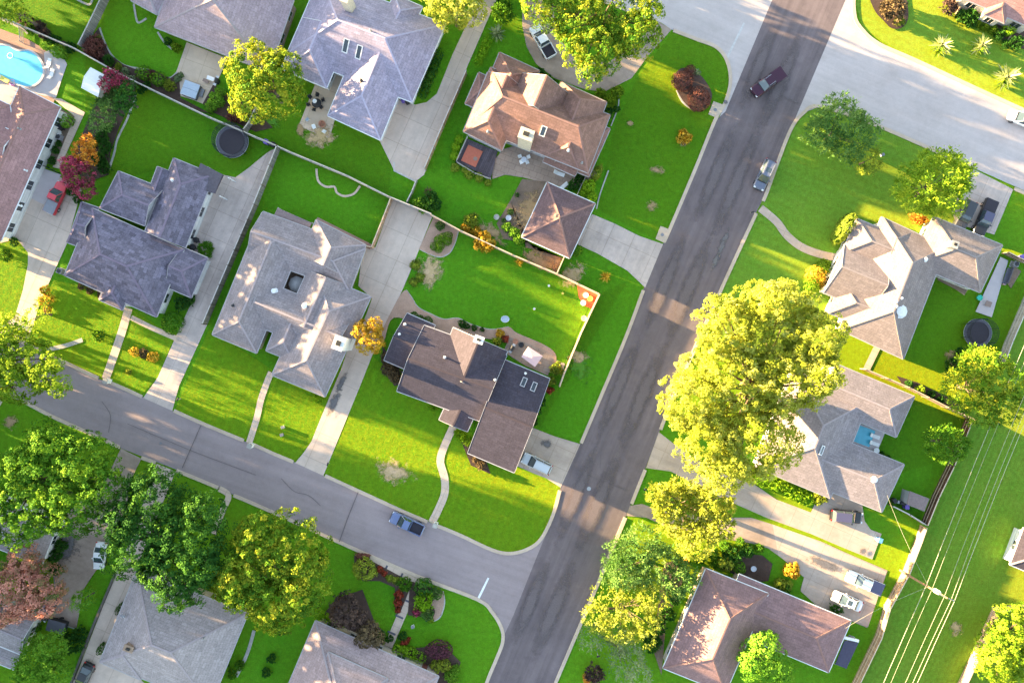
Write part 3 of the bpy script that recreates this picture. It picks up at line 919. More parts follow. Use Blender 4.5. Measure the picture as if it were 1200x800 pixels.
def vehicle(name, label, cat, px, py, front, kind='sedan', paintm='paint_white', L=4.7, Wd=1.82, cover=None, bed='black_plastic', rack=False, sunroof=False, roofm=None):
    """front: pixel direction the bonnet points to."""
    p = P(px, py, .7)
    rz = math.atan2(-front[1], front[0])
    r = thing(name, label, cat, (0, 0, 0))
    hw = Wd / 2; h = L / 2
    tall = dict(sedan=1.45, suv=1.72, pickup=1.82, van=1.85)[kind]
    belt = dict(sedan=.92, suv=1.05, pickup=1.10, van=1.1)[kind]
    hood = belt - .06
    b = MB()
    if kind == 'pickup':
        loft(b, [(h, hw * .80, .42, .75), (h - .08, hw * .93, .36, hood - .08), (h - .5, hw, .34, hood), (h - 1.45, hw, .34, belt), (-h + 2.05, hw, .34, belt), (-h + 2.0, hw, .34, belt - .02)], RING)
        # bed: floor, sides, tailgate
        x0, x1 = -h, -h + 2.0
        b.box(((x0 + x1) / 2, 0, .62), (x1 - x0, Wd * .96, .3))
        for sgn in (-1, 1): b.box(((x0 + x1) / 2, sgn * (hw - .07), .86), (x1 - x0, .13, .52))
        b.box((x0 + .05, 0, .86), (.1, Wd - .04, .5))
        cab0, cab1 = -h + 2.05, h - 1.42      # cabin span on the belt line
        top0, top1 = cab0 + .18, cab1 - .75
    else:
        rear = dict(sedan=.75, suv=.12, van=.1)[kind]
        dk = belt - (.02 if kind == 'sedan' else 0)
        loft(b, [(h, hw * .70, .42, .68), (h - .07, hw * .88, .34, hood - .16), (h - .35, hw * .97, .30, hood - .05), (h - 1.3, hw, .28, belt), (0, hw * 1.0, .28, belt), (-h + 1.0, hw, .28, belt), (-h + .35, hw * .97, .30, dk), (-h + .07, hw * .90, .34, dk - .12), (-h, hw * .74, .44, .8)], RING)
        cab0, cab1 = -h + rear, h - 1.25
        top0, top1 = cab0 + (.62 if kind == 'sedan' else .28), cab1 - .78
    b.build('body', paintm, r, smooth=False, bevel=.03)
    # glasshouse
    wb, wt = hw * .90, hw * .72
    lo = [(cab0, -wb, belt), (cab1, -wb, belt), (cab1, wb, belt), (cab0, wb, belt)]
    hi = [(top0, -wt, tall - .05), (top1, -wt, tall - .05), (top1, wt, tall - .05), (top0, wt, tall - .05)]
    for nm, q in (('windshield', (1, 2)), ('rear_window', (3, 0)), ('side_window', (0, 1)), ('side_window', (2, 3))):
        g = MB(); i, j = q
        g.face([lo[i], lo[j], hi[j], hi[i]])
        g.build(nm, 'car_glass', r)
    rp = MB()
    rp.prism([(q[0], q[1]) for q in hi], tall - .06, tall)
    for i in range(4): rp.bar(lo[i], hi[i], .09, .07)
    mx = (lo[0][0] + lo[1][0]) / 2 - .1; mt = (hi[0][0] + hi[1][0]) / 2
    for sg in (-1, 1): rp.bar((mx, sg * wb, belt), (mt, sg * wt, tall - .03), .08, .05)
    rp.build('roof', roofm or paintm, r, bevel=.025)
    if rack:
        for sg in (-1, 1): MB().bar((top0 + .1, sg * wt * .86, tall + .05), (top1 - .1, sg * wt * .86, tall + .05), .05, .05).build('roof_rail', 'steel', r)
    if sunroof:
        MB().box(((top0 + top1) / 2 + .25, 0, tall + .005), (.7, wt * 1.15, .02)).build('sunroof', 'car_glass', r)
    # wheels
    for x in (h - .92, -h + (.95 if kind != 'pickup' else 1.0)):
        for sg in (-1, 1):
            t = MB(); y = sg * (hw - .1)
            prof = [(.20, -.11), (.33, -.11), (.34, -.07), (.34, .07), (.33, .11), (.20, .11)]
            n = 18; base = len(t.v)
            for rr, yy in prof:
                for j in range(n):
                    a = 2 * math.pi * j / n; t.v.append((x + math.cos(a) * rr, y + yy, .34 + math.sin(a) * rr))
            for k in range(len(prof) - 1):
                for j in range(n):
                    t.f.append((base + k * n + j, base + k * n + (j + 1) % n, base + (k + 1) * n + (j + 1) % n, base + (k + 1) * n + j)); t.m.append(0); t.uv.append(None)
            wo = t.build('wheel', 'rubber', r, smooth=True)
            rm = MB(); rm.tube([(x, y - .09, .34), (x, y + .09, .34)], .205, 14); rm.build('rim', 'chrome', wo)
    for sg in (-1, 1):
        MB().box((h - .12, sg * hw * .70, hood - .17), (.22, hw * .34, .13)).build('headlight', 'lamp_clear', r)
        MB().box((-h + .05, sg * hw * .80, belt - .16), (.12, hw * .26, .16)).build('tail_light', 'lamp_red', r)
        MB().box((cab1 - .45, sg * (hw + .09), belt + .07), (.16, .2, .14)).build('wing_mirror', paintm, r, bevel=.02)
    MB().box((h + .01, 0, .52), (.12, Wd * .80, .2)).build('front_bumper', 'black_plastic' if paintm != 'paint_white' else 'grey_plastic', r, bevel=.03)
    MB().box((-h - .02, 0, .52), (.12, Wd * .84, .2)).build('rear_bumper', 'chrome' if kind == 'pickup' else paintm, r, bevel=.03)
    if kind != 'pickup':
        MB().bar((h - .3, 0, hood - .01), (h - 1.2, 0, belt + .005), .02, .012).build('bonnet_crease', paintm, r)
    else:
        MB().box((-h + 1.0, 0, .785), (1.86, Wd - .28, .03)).build('bed_liner', bed, r)
        if cover: MB().box((-h + 1.0, 0, 1.14), (1.96, Wd - .10, .05)).build('bed_cover', cover, r, bevel=.02)
    # wiper cowl
    MB().box((cab1 + .06, 0, belt + .01), (.16, wb * 1.8, .03)).build('cowl', 'black_plastic', r)
    r.location = (p.x, p.y, 0); r.rotation_euler = (0, 0, rz)
    return r

# ------------------------------------------------------------------ fences
def fence(label, pts, m='fence_grey', post='post_grey', rail='rail_grey', h=1.8, cat='fence', T=ID, name='fence', step=2.5, group=None, low=False):
    w = [P(*T(*p), 0) for p in pts]
    r = thing(name, label, cat, tuple(w[0]), group)
    b, rl = MB(), MB()
    posts = []
    run = 0.0
    for a, c in zip(w[:-1], w[1:]):
        d = c - a; L = d.length; d.normalize(); nn = Vector((-d.y, d.x, 0))
        n = max(1, int(L / step))
        for k in range(n + (1 if c is w[-1] else 0)): posts.append((a + d * (L * k / n), d))
        # boards: wavy pickets by UV, two faces and a top
        k = max(1, int(L / 1.25))
        for i in range(k):
            p, q = a + d * (L * i / k), a + d * (L * (i + 1) / k)
            ht = h + rnd.uniform(-.025, .025)
            for sg in (1, -1):
                o_ = nn * (.022 * sg)
                pts_ = [p + o_ + Vector((0, 0, .04)), q + o_ + Vector((0, 0, .04)), q + o_ + Vector((0, 0, ht)), p + o_ + Vector((0, 0, ht))]
                u0, u1 = run + L * i / k, run + L * (i + 1) / k
                b.face(pts_, 0, [(.04, u0), (.04, u1), (ht, u1), (ht, u0)])
            b.face([p + nn * .022 + Vector((0, 0, ht)), q + nn * .022 + Vector((0, 0, ht)), q - nn * .022 + Vector((0, 0, ht)), p - nn * .022 + Vector((0, 0, ht))], 0, [(0, run), (0, run + 1), (.02, run + 1), (.02, run)])
        run += L
        rl.bar(a + Vector((0, 0, h + .045)), c + Vector((0, 0, h + .045)), .15, .035)
        for zz in (.45, h * .6): rl.bar(a - nn * .05 + Vector((0, 0, zz)), c - nn * .05 + Vector((0, 0, zz)), .05, .09)
    b.build('panel', m, r)
    rl.build('rail', rail, r)
    for p, d in posts[:70]:
        MB().box((p.x, p.y, h / 2 + .04), (.12, .12, h + .16), math.atan2(d.y, d.x)).build('post', post, r)
    return r
def slim_fence(label, pts, T=ID, h=1.2, m='rail_grey', step=2.4):
    w = [P(*T(*p), 0) for p in pts]
    r = thing('fence', label, 'fence', tuple(w[0]))
    b = MB(); ps = []
    for a, c in zip(w[:-1], w[1:]):
        d = c - a; L = d.length; d.normalize(); n = max(1, int(L / step))
        for k in range(n + 1): ps.append(a + d * (L * k / n))
        for zz in (.25, h * .55, h): b.bar(a + Vector((0, 0, zz)), c + Vector((0, 0, zz)), .05, .09)
        m_ = max(1, int(L / .16))
        for k in range(m_): q = a + d * (L * k / m_); b.box((q.x, q.y, h * .5), (.03, .05, h * .9), math.atan2(d.y, d.x))
    b.build('railing', m, r)
    for p in ps[:60]: MB().box((p.x, p.y, h / 2 + .06), (.1, .1, h + .12)).build('post', m, r)
    return r

# ------------------------------------------------------------------ yard things
def trampoline(label, px, py, rpx, net=True, rim='pad_grey', ball=None, T=ID):
    p = P(px, py, .9); rr = rpx / S * (HC - .9) / HC
    r = thing('trampoline', label, 'trampoline', (p.x, p.y, 0))
    MB().lathe((p.x, p.y, .88), [(.01, 0), (rr * .80, 0), (rr * .80, .02), (.01, .025)], 36).build('jumping_mat', 'mat_dark', r)
    MB().lathe((p.x, p.y, .90), [(rr * .79, 0), (rr * .80, .05), (rr * .98, .05), (rr, .0), (rr * .98, -.05), (rr * .8, -.03)], 36).build('pad', rim, r)
    f = MB()
    for k in range(36):
        a, c = 2 * math.pi * k / 36, 2 * math.pi * (k + 1) / 36
        f.bar((p.x + math.cos(a) * rr, p.y + math.sin(a) * rr, .86), (p.x + math.cos(c) * rr, p.y + math.sin(c) * rr, .86), .06, .06)
    f.build('frame', 'steel', r)
    for k in range(6):
        a = 2 * math.pi * (k + .3) / 6; x, y = p.x + math.cos(a) * rr * 1.02, p.y + math.sin(a) * rr * 1.02
        MB().tube([(x, y, 0), (x, y, 2.5 if net else .86)], .035, 8).build('leg', 'net_black', r)
    if net:
        b = MB(); n = 48
        # open mesh of cords
        for k in range(n):
            a = 2 * math.pi * k / n; x, y = p.x + math.cos(a) * rr, p.y + math.sin(a) * rr
            b.bar((x, y, .92), (x, y, 2.45), .035, .02)
        for zz in (1.2, 1.5, 1.8, 2.1, 2.45):
            for k in range(n):
                a, c = 2 * math.pi * k / n, 2 * math.pi * (k + 1) / n
                b.bar((p.x + math.cos(a) * rr, p.y + math.sin(a) * rr, zz), (p.x + math.cos(c) * rr, p.y + math.sin(c) * rr, zz), .03, .035 if zz < 2.4 else .08)
        b.build('safety_net', 'net_black', r)
    return r
def table(label, px, py, sz, m, rz=RA, legs='steel', h=.74, cat='table', name='patio_table', T=ID, roundt=False):
    p = P(*T(px, py), h); r = thing(name, label, cat, (p.x, p.y, 0))
    b = MB()
    if roundt: b.lathe((p.x, p.y, h - .04), [(.01, 0), (sz[0] / 2, 0), (sz[0] / 2, .04), (.01, .04)], 24)
    else: b.box((p.x, p.y, h - .02), (sz[0], sz[1], .04), rz)
    b.build('tabletop', m, r, bevel=.01)
    ca, sa = math.cos(rz), math.sin(rz)
    for i in (-1, 1):
        for j in (-1, 1):
            a, c = i * sz[0] * .38, j * sz[1] * .38
            if roundt: a, c = i * sz[0] * .25, j * sz[0] * .25
            x, y = p.x + a * ca - c * sa, p.y + a * sa + c * ca
            MB().tube([(x, y, 0), (x, y, h - .03)], .025, 6).build('leg', legs, r)
    return r
def chair_proto(name, label, m, cat='chair'):
    r = thing(name, label, cat)
    MB().box((0, 0, .42), (.5, .5, .06)).build('seat', m, r, bevel=.02)
    MB().box((0, -.26, .68), (.5, .06, .5)).build('backrest', m, r, bevel=.02)
    for i in (-1, 1):
        MB().box((i * .26, -.02, .60), (.05, .45, .04)).build('armrest', m, r)
        for j in (-1, 1): MB().tube([(i * .22, j * .22, 0), (i * .22, j * .22, .4)], .022, 6).build('leg', m, r)
    return r
def umbrella(label, px, py, rpx, m, h=2.3):
    p = P(px, py, h); rr = rpx / S
    r = thing('patio_umbrella', label, 'umbrella', (p.x, p.y, 0))
    MB().lathe((p.x, p.y, h - .5), [(rr, 0), (rr * .5, .28), (.03, .5)], 8).build('canopy', m, r)
    MB().tube([(p.x, p.y, 0), (p.x, p.y, h + .08)], .025, 8).build('pole', 'steel', r)
    MB().lathe((p.x, p.y, 0), [(.25, 0), (.25, .07), (.05, .1)], 14).build('base', 'black_plastic', r)
    return r
def bin_proto(name, label, m, lid):
    r = thing(name, label, 'bin')
    MB().box((0, 0, .52), (.55, .6, .92), top=1.08).build('body', m, r, bevel=.03)
    MB().box((0, .02, 1.01), (.64, .7, .08)).build('lid', lid, r, bevel=.03)
    MB().bar((-.25, -.36, .98), (.25, -.36, .98), .04, .04).build('handle', lid, r)
    for i in (-1, 1): MB().tube([(i * .24, -.3, .1), (i * .3, -.3, .1)], .1, 12).build('wheel', 'rubber', r)
    return r
def mailbox_proto(m_box='mailbox_black', m_post='post_grey', label='mailbox'):
    r = thing('mailbox', label, 'mailbox')
    MB().box((0, 0, .5), (.1, .1, 1.0)).build('post', m_post, r)
    b = MB(); n = 8
    prof = [(-.09, 1.0), (.09, 1.0)] + [(.09 * math.cos(math.pi * k / n), 1.12 + .09 * math.sin(math.pi * k / n)) for k in range(n + 1)]
    for x in (-.26, .26): b.face([(x, a, z) for a, z in prof])
    for k in range(len(prof)):
        a, c = prof[k], prof[(k + 1) % len(prof)]
        b.face([(-.26, a[0], a[1]), (.26, a[0], a[1]), (.26, c[0], c[1]), (-.26, c[0], c[1])])
    b.build('box', m_box, r)
    MB().box((.05, .1, 1.16), (.04, .015, .16)).build('flag', 'red_paint', r)
    return r
def block_mailbox_proto(label):
    r = thing('mailbox', label, 'mailbox')
    MB().box((0, 0, .65), (.62, .62, 1.3)).build('pillar', 'chimney_white', r, bevel=.02)
    MB().box((0, 0, 1.35), (.74, .74, .1)).build('cap', 'stone', r, bevel=.02)
    MB().box((.3, 0, 1.05), (.06, .3, .3)).build('door', 'mailbox_black', r)
    return r
def ac_proto(label):
    r = thing('air_conditioner', label, 'air conditioner')
    MB().box((0, 0, .45), (.8, .8, .8)).build('cabinet', 'grey_plastic', r, bevel=.04)
    MB().lathe((0, 0, .86), [(.02, .0), (.32, .0), (.34, .02), (.02, .02)], 18).build('fan_grille', 'vent_black', r)
    MB().box((0, 0, .03), (1.0, 1.0, .06)).build('pad', 'stone', r)
    return r
def grill_proto(label):
    r = thing('barbecue', label, 'barbecue')
    MB().box((0, 0, .45), (.7, .5, .8)).build('cart', 'black_plastic', r, bevel=.02)
    b = MB(); n = 8
    for k in range(n):
        a, c = math.pi * k / n, math.pi * (k + 1) / n
        b.face([(-.4, .3 * math.cos(a), .86 + .3 * math.sin(a)), (.4, .3 * math.cos(a), .86 + .3 * math.sin(a)), (.4, .3 * math.cos(c), .86 + .3 * math.sin(c)), (-.4, .3 * math.cos(c), .86 + .3 * math.sin(c))])
    b.build('hood', 'black_plastic', r)
    for i in (-1, 1): MB().box((i * .6, 0, .84), (.36, .45, .04)).build('side_shelf', 'steel', r)
    return r
def lounge_proto(label, m):
    r = thing('lounge_chair', label, 'lounge chair')
    MB().box((.3, 0, .34), (1.2, .6, .07)).build('seat', m, r, bevel=.02)
    b = MB(); b.bar((-.3, 0, .35), (-.85, 0, .80), .6, .07); b.build('backrest', m, r)
    for x in (-.2, .8):
        for y in (-.25, .25): MB().tube([(x, y, 0), (x, y, .33)], .025, 6).build('leg', 'white_plastic', r)
    return r
def ring_float(label, px, py, rr, m):
    p = P(px, py, .1); n = 24
    o = MB(); q = 8
    for i in range(n):
        for j in range(q):
            a, c = 2 * math.pi * i / n, 2 * math.pi * j / q
            o.v.append((math.cos(a) * (rr + .16 * math.cos(c)), math.sin(a) * (rr + .16 * math.cos(c)), .1 + .16 * math.sin(c)))
    for i in range(n):
        for j in range(q):
            o.f.append((i * q + j, ((i + 1) % n) * q + j, ((i + 1) % n) * q + (j + 1) % q, i * q + (j + 1) % q)); o.m.append(0); o.uv.append(None)
    ob = o.build('pool_float', m, None, smooth=True); ob.location = (p.x, p.y, .06)
    return tag(ob, label, 'pool float')
# ------------------------------------------------------------------ ground, roads, drives
zc = [.004]
def Z(step=.0015):
    zc[0] += step
    return zc[0]
b = MB(); g = 3000
b.face([(-g, -g, 0), (g, -g, 0), (g, g, 0), (-g, g, 0)])
b.build('ground', 'grass', kind='structure')
# lawns of another colour; the front ones have sunlight put into theirs
sheet('lawn', [(897, 226), (910, 192), (927, 150), (940, 132), (960, 125), (1022, 145), (1107, 182), (1145, 198), (1100, 300), (1000, 300), (960, 420), (900, 420), (817, 400), (850, 330)], Z(), 'grass_light')
sheet('lawn', [(1001, 0), (1012, 35), (1075, 72), (1190, 125), (1330, 190), (1330, -100), (1000, -100)], Z(), 'grass_light')
sheet('field', [(1210, 340), (1175, 425), (1132, 492), (1092, 580), (1080, 612), (998, 800), (960, 900), (1400, 900), (1400, 340)], Z(), 'grass_field')
sheet('lawn', [(0, 0), (128, 0), (97, 62), (0, 20)], Z(), 'grass_dark')
sheet('lawn', [(100, 62), (250, 140), (325, 172), (320, 200), (180, 200), (128, 215), (140, 130), (100, 130)], Z(), 'grass_dark')
sheet('lawn', [(300, 60), (465, 115), (455, 232), (325, 175), (300, 130)], Z(), 'grass_dark')
sheet('lawn', [(700, 245), (720, 150), (745, 95), (787, 38), (840, 58), (856, 95), (850, 120), (776, 285)], Z(), 'grass_dark')
sheet('lawn', [(560, 340), (480, 315), (505, 255), (552, 285), (696, 345), (672, 400), (655, 420), (600, 380)], Z(), 'grass')
sheet('lawn', [(378, 556), (435, 417), (525, 480), (520, 605)], Z(), 'grass')
sheet('lawn', [(1010, 435), (1040, 400), (1080, 330), (1200, 330), (1180, 400), (1135, 490), (1100, 540), (1040, 560)], Z(), 'grass_dark')
sheet('lawn', [(630, 505), (735, 330), (700, 345), (655, 450), (625, 500)], Z(), 'grass_dark')

sheet('lawn', [(64, 328), (118, 340), (160, 365), (205, 395), (185, 442), (166, 463), (117, 443), (67, 418), (34, 402), (40, 385), (50, 352)], Z(), 'grass_front_sunlit')
sheet('lawn', [(-60, 270), (0, 285), (20, 280), (33, 296), (33, 310), (27, 340), (18, 370), (-6, 388), (-60, 360)], Z(), 'grass_front_sunlit')
sheet('lawn', [(205, 480), (245, 385), (330, 440), (404, 420), (365, 517), (346, 541), (287, 516)], Z(), 'grass_front_sunlit')
sheet('lawn', [(380, 556), (436, 417), (530, 490), (600, 545), (657, 570), (649, 603), (634, 631), (618, 642), (598, 647), (577, 643), (475, 599)], Z(), 'grass_front_sunlit')

# streets
sheet('cross_street', [(500, -90), (660, -16), (775, 27), (787, 35), (818, 47), (840, 56), (852, 72), (856, 95), (851, 118), (840, 145), (912, 190), (927, 152), (941, 133), (960, 125), (1022, 145), (1107, 182), (1400, 312), (1400, 218), (1190, 125), (1075, 72), (1030, 52), (1010, 35), (1001, 17), (1000, 0), (1035, -90), (900, -250)], Z(.01), 'road_concrete')
sheet('side_street', [(-400, 155), (-100, 335), (0, 386), (67, 419), (117, 444), (170, 466), (202, 481), (287, 517), (347, 542), (379, 557), (475, 600), (515, 616), (577, 644), (598, 648), (618, 643), (634, 631), (649, 603), (690, 610), (640, 760), (580, 775), (589, 752), (588, 736), (577, 717), (560, 702), (495, 677), (425, 647), (365, 620), (300, 591), (257, 572), (207, 550), (142, 525), (100, 505), (60, 487), (20, 466), (-100, 405), (-400, 255)], Z(), 'street_grey')
sheet('road', [(1200, -640), (1030, -300), (905, 0), (850, 131), (838, 142), (814, 200), (785, 267), (755, 336), (732, 397), (680, 520), (657, 570), (649, 605), (633, 642), (601, 722), (587, 752), (581, 772), (560, 820), (430, 1130), (530, 1130), (642, 820), (652, 797), (700, 685), (735, 600), (748, 570), (773, 505), (790, 462), (817, 402), (887, 247), (899, 224), (911, 191), (928, 148), (990, 2), (1120, -300), (1300, -640)], Z(), 'asphalt')
# painted lines
sheet('stop_line', [(571.5, 676), (573.5, 677), (562, 701), (559.5, 700)], Z(), 'road_paint')
sheet('stop_line', [(871, 27), (873, 28), (853, 69), (850.5, 68)], Z(), 'faded_paint')
# drives
dz = Z()
def drive(name, pts, m, T=ID, curve=False): return sheet(name, pts, Z(.0014), m, T, curve=curve)
drive('driveway', [(460, 234), (507, 253), (478, 325), (452, 385), (436, 417), (425, 445), (379, 557), (346, 542), (356, 530), (365, 517), (375, 492), (400, 432), (409, 405), (425, 380), (436, 350), (420, 335), (425, 290), (440, 290)], 'drive_concrete')
drive('driveway', [(312, 180), (318, 176), (328, 173), (300, 243), (270, 312), (243, 380), (234, 400), (210, 452), (202, 481), (168, 466), (185, 442), (205, 397), (222, 360), (218, 330), (225, 290), (228, 270), (245, 235), (262, 205), (276, 208), (290, 198)], 'drive_grey')
drive('driveway', [(30, 235), (50, 196), (96, 222), (78, 287), (62, 322), (48, 352), (38, 385), (30, 405), (-6, 390), (18, 370), (27, 340), (33, 310), (33, 296), (20, 280), (0, 285)], 'drive_concrete')
drive('driveway', [(588, -40), (582, 0), (560, 50), (525, 130), (497, 205), (488, 212), (462, 200), (445, 165), (450, 110), (465, 117), (487, 123), (500, 120), (512, 110), (530, 65), (560, 0), (568, -30)], 'drive_concrete')
drive('driveway', [(612, -10), (612, 30), (617, 55), (628, 75), (650, 92), (685, 105), (708, 108), (740, 92), (760, 65), (787, 35), (772, 26), (745, 50), (715, 72), (690, 74), (668, 62), (652, 40), (645, -20)], 'drive_brown')
drive('driveway', [(686, 262), (694, 251), (720, 262), (750, 277), (777, 286), (756, 337), (735, 317), (700, 297), (676, 286)], 'drive_grey')
drive('driveway', [(622, 500), (650, 511), (680, 520), (657, 571), (640, 560), (627, 555), (600, 543), (605, 520)], 'drive_tan')
drive('driveway', [(772, 506), (790, 520), (810, 535), (850, 556), (885, 568), (910, 585), (950, 600), (962, 575), (985, 575), (1010, 588), (1013, 610), (1020, 620), (1033, 625), (1022, 655), (985, 640), (950, 625), (900, 607), (850, 585), (810, 565), (786, 552), (757, 548)], 'drive_tan')
drive('driveway', [(738, 592), (752, 590), (775, 598), (810, 603), (850, 606), (880, 606), (905, 614), (960, 634), (1040, 668), (1016, 735), (985, 722), (960, 712), (938, 690), (942, 676), (925, 660), (900, 642), (880, 636), (850, 631), (800, 625), (757, 606), (734, 604)], 'drive_brown')
drive('driveway', [(1140, 198), (1187, 222), (1165, 275), (1120, 262), (1115, 245)], 'drive_grey')
drive('driveway', [(184, 543), (206, 552), (170, 640), (158, 672), (140, 720), (130, 765), (170, 800), (160, 830), (70, 830), (90, 790), (136, 671), (150, 640)], 'drive_concrete')
drive('driveway', [(142, 525), (166, 537), (152, 565), (148, 600), (132, 625), (122, 655), (110, 672), (98, 690), (90, 735), (60, 730), (64, 690), (60, 640), (80, 600), (125, 560)], 'drive_brown')
drive('parking_apron', [(905, 614), (962, 634), (1039, 669), (1017, 734), (985, 722), (960, 712), (938, 692), (942, 676), (925, 661), (912, 650)], 'drive_tan')
# walks
def walk(pts, w=8, m='walk_concrete', T=ID, curve=True): return ribbon('walkway', pts, w, Z(.0014), m, T, curve)
walk([(151, 361), (142, 392), (124, 444)], 9.5)
walk([(154, 372), (178, 384), (208, 397)], 6, curve=False)
walk([(318, 436), (313, 448), (306, 468), (301, 490), (292, 519)], 7.5)
walk([(531, 500), (521, 522), (516, 540), (521, 560), (521, 578), (514, 596), (506, 612)], 9)
walk([(891, 244), (910, 260), (922, 276), (940, 290), (965, 299), (984, 302)], 9, 'drive_tan')
walk([(432, 657), (460, 670), (492, 684)], 10, curve=False)
walk([(486, 686), (470, 722), (455, 757)], 10, curve=False)
for q in ((452, 666), (470, 675), (483, 690), (476, 703), (468, 722), (459, 741)):
    ribbon('brick_band', [(q[0] - 4.5, q[1] - 2), (q[0] + 4.5, q[1] + 2)] if q[0] != 452 and q[0] != 470 else [(q[0] - 2, q[1] + 4), (q[0] + 2, q[1] - 4)], 2.4, Z(.001), 'pad_grey', curve=False)
walk([(257, 572), (268, 580), (262, 596), (250, 625)], 7)
walk([(298, 738), (290, 765), (277, 792)], 4, 'stone')
walk([(1029, 404), (1015, 433)], 8, curve=False)
walk([(97, 398), (80, 404), (55, 410)], 5, 'stone')
walk([(-5, 478), (2, 466)], 7, curve=False)
# patios, decks, beds
sheet('patio', [(219, 50), (267, 69), (250, 108), (238, 122), (228, 118), (212, 113), (207, 84)], Z(), 'patio_concrete')
sheet('patio', [(370, 98), (405, 80), (397, 125), (386, 163), (350, 148)], Z(), 'patio_concrete')
sheet('pool_surround', [(-40, 40), (0, 34), (30, 45), (60, 62), (79, 74), (66, 112), (57, 140), (-40, 130)], Z(), 'pink_paver')
sheet('pool_deck', [(52, 62), (60, 58), (76, 70), (79, 76), (72, 96), (66, 115), (50, 112), (24, 104), (10, 125), (-40, 110), (-40, 90), (0, 92), (30, 103), (47, 92), (53, 80)], Z(), 'pool_deck')
sheet('walk_strip', [(62, 115), (72, 116), (100, 132), (70, 198), (62, 196), (87, 136)], Z(), 'walk_concrete')
sheet('patio', [(50, 197), (72, 205), (52, 240), (36, 232)], Z(), 'pool_deck')
sheet('gravel_bed', [(72, 128), (88, 137), (64, 194), (50, 190)], Z(), 'soil')
sheet('patio', [(577, 190), (590, 175), (625, 165), (690, 190), (700, 205), (672, 222), (640, 215), (612, 208), (592, 205), (577, 210)], Z(), 'patio_flag')
sheet('deck', [(547, 163), (583, 178), (575, 210), (535, 190)], .30, 'deck_dark', thick=.3)
sheet('soil_bed', [(640, 213), (612, 210), (598, 235), (582, 262), (590, 280), (620, 285), (651, 320), (659, 302), (616, 290), (614, 270), (636, 222)], Z(), 'soil')
patch('bare_soil', 621, 250, 26, 42, R(-20), Z(), 'dry_patch'); patch('bare_soil', 632, 305, 34, 14, R(-25), Z(), 'dry_patch')
patch('bare_soil', 672, 322, 24, 16, R(40), Z(), 'pale_patch'); patch('bare_soil', 575, 272, 30, 12, R(-35), Z(), 'dry_patch')

sheet('gravel_bed', [(508, 255), (537, 270), (533, 285), (527, 296), (517, 301), (507, 299), (491, 292)], Z(), 'gravel')
patch('bare_soil', 504, 318, 22, 28, R(-15), Z(), 'pale_patch')
sheet('gravel_path', [(473, 341), (482, 348), (490, 360), (505, 368), (520, 374), (537, 373), (552, 380), (575, 386), (596, 383), (606, 390), (640, 405), (652, 418), (644, 436), (620, 425), (590, 400), (540, 395), (500, 385), (462, 372), (450, 400), (444, 398), (455, 372)], Z(), 'gravel', curve=True)
sheet('patio', [(597, 395), (618, 402), (650, 416), (642, 440), (615, 428), (590, 412)], Z(), 'patio_flag')
patch('bare_soil', 462, 552, 30, 19, R(-15), Z(), 'pale_patch')

patch('bare_soil', 680, 428, 18, 30, R(15), Z(), 'worn_grass'); patch('bare_soil', 677, 418, 16, 10, R(0), Z(), 'pale_patch')
patch('bare_soil', 1120, 735, 10, 14, R(-10), Z(), 'pale_patch'); 
patch('bare_soil', 375, 160, 26, 20, R(15), Z(), 'pale_patch'); patch('bare_soil', 318, 143, 18, 12, R(0), Z(), 'worn_grass')
patch('bare_soil', 1113, 422, 10, 18, R(0), Z(), 'dry_patch')
patch('bare_soil', 352, 152, 7, 12, R(0), Z(), 'dry_patch')


sheet('mulch_bed', [(1020, -10), (1024, 12), (1035, 25), (1045, 34), (1058, 32), (1064, 20), (1062, 0), (1058, -15)], Z(), 'mulch', curve=True)
sheet('mulch_bed', [(1108, 0), (1112, 12), (1120, 17), (1135, 20), (1150, 30), (1166, 42), (1180, 53), (1215, 62), (1215, 40), (1170, 30), (1140, 12), (1120, -5)], Z(), 'mulch')
sheet('mulch_bed', [(789, 92), (800, 80), (820, 88), (834, 110), (828, 125), (815, 130), (803, 122), (794, 108)], Z(), 'mulch', curve=True)
sheet('mulch_bed', [(100, 55), (116, 33), (122, 50), (130, 65), (145, 76), (160, 82), (180, 82), (200, 92), (210, 85), (212, 115), (250, 135), (225, 128), (150, 92), (98, 62)], Z(), 'mulch')
sheet('mulch_bed', [(135, 80), (160, 100), (158, 112), (140, 150), (130, 180), (128, 205), (100, 215), (84, 190), (108, 130), (120, 115), (118, 95)], Z(), 'mulch')
sheet('mulch_bed', [(250, 100), (300, 130), (320, 150), (300, 155), (250, 132), (238, 122)], Z(), 'mulch')
sheet('mulch_bed', [(415, 650), (433, 655), (480, 680), (492, 683), (518, 692), (520, 705), (517, 720), (508, 727), (495, 722), (478, 720), (480, 690), (470, 715), (465, 720), (462, 705), (463, 688), (445, 680), (425, 680), (416, 668)], Z(), 'mulch', curve=False)
sheet('gravel_bed', [(506, 706), (519, 692), (520, 708), (515, 722), (507, 726), (510, 715)], Z(), 'gravel', curve=True)
sheet('mulch_bed', [(380, 718), (395, 700), (425, 690), (440, 730), (452, 740), (448, 757), (470, 760), (520, 755), (540, 775), (530, 800), (500, 800), (400, 740)], Z(), 'mulch')
sheet('mulch_bed', [(855, 652), (870, 648), (893, 650), (905, 660), (900, 680), (880, 682), (845, 665)], Z(), 'mulch')
sheet('mulch_bed', [(778, 660), (792, 655), (800, 680), (780, 730), (775, 790), (765, 760), (772, 700)], Z(), 'soil')
sheet('mulch_bed', [(468, 430), (448, 405), (450, 430), (462, 452), (470, 450)], Z(), 'mulch')
sheet('mulch_bed', [(555, 525), (570, 540), (575, 555), (552, 545), (540, 515)], Z(), 'mulch')
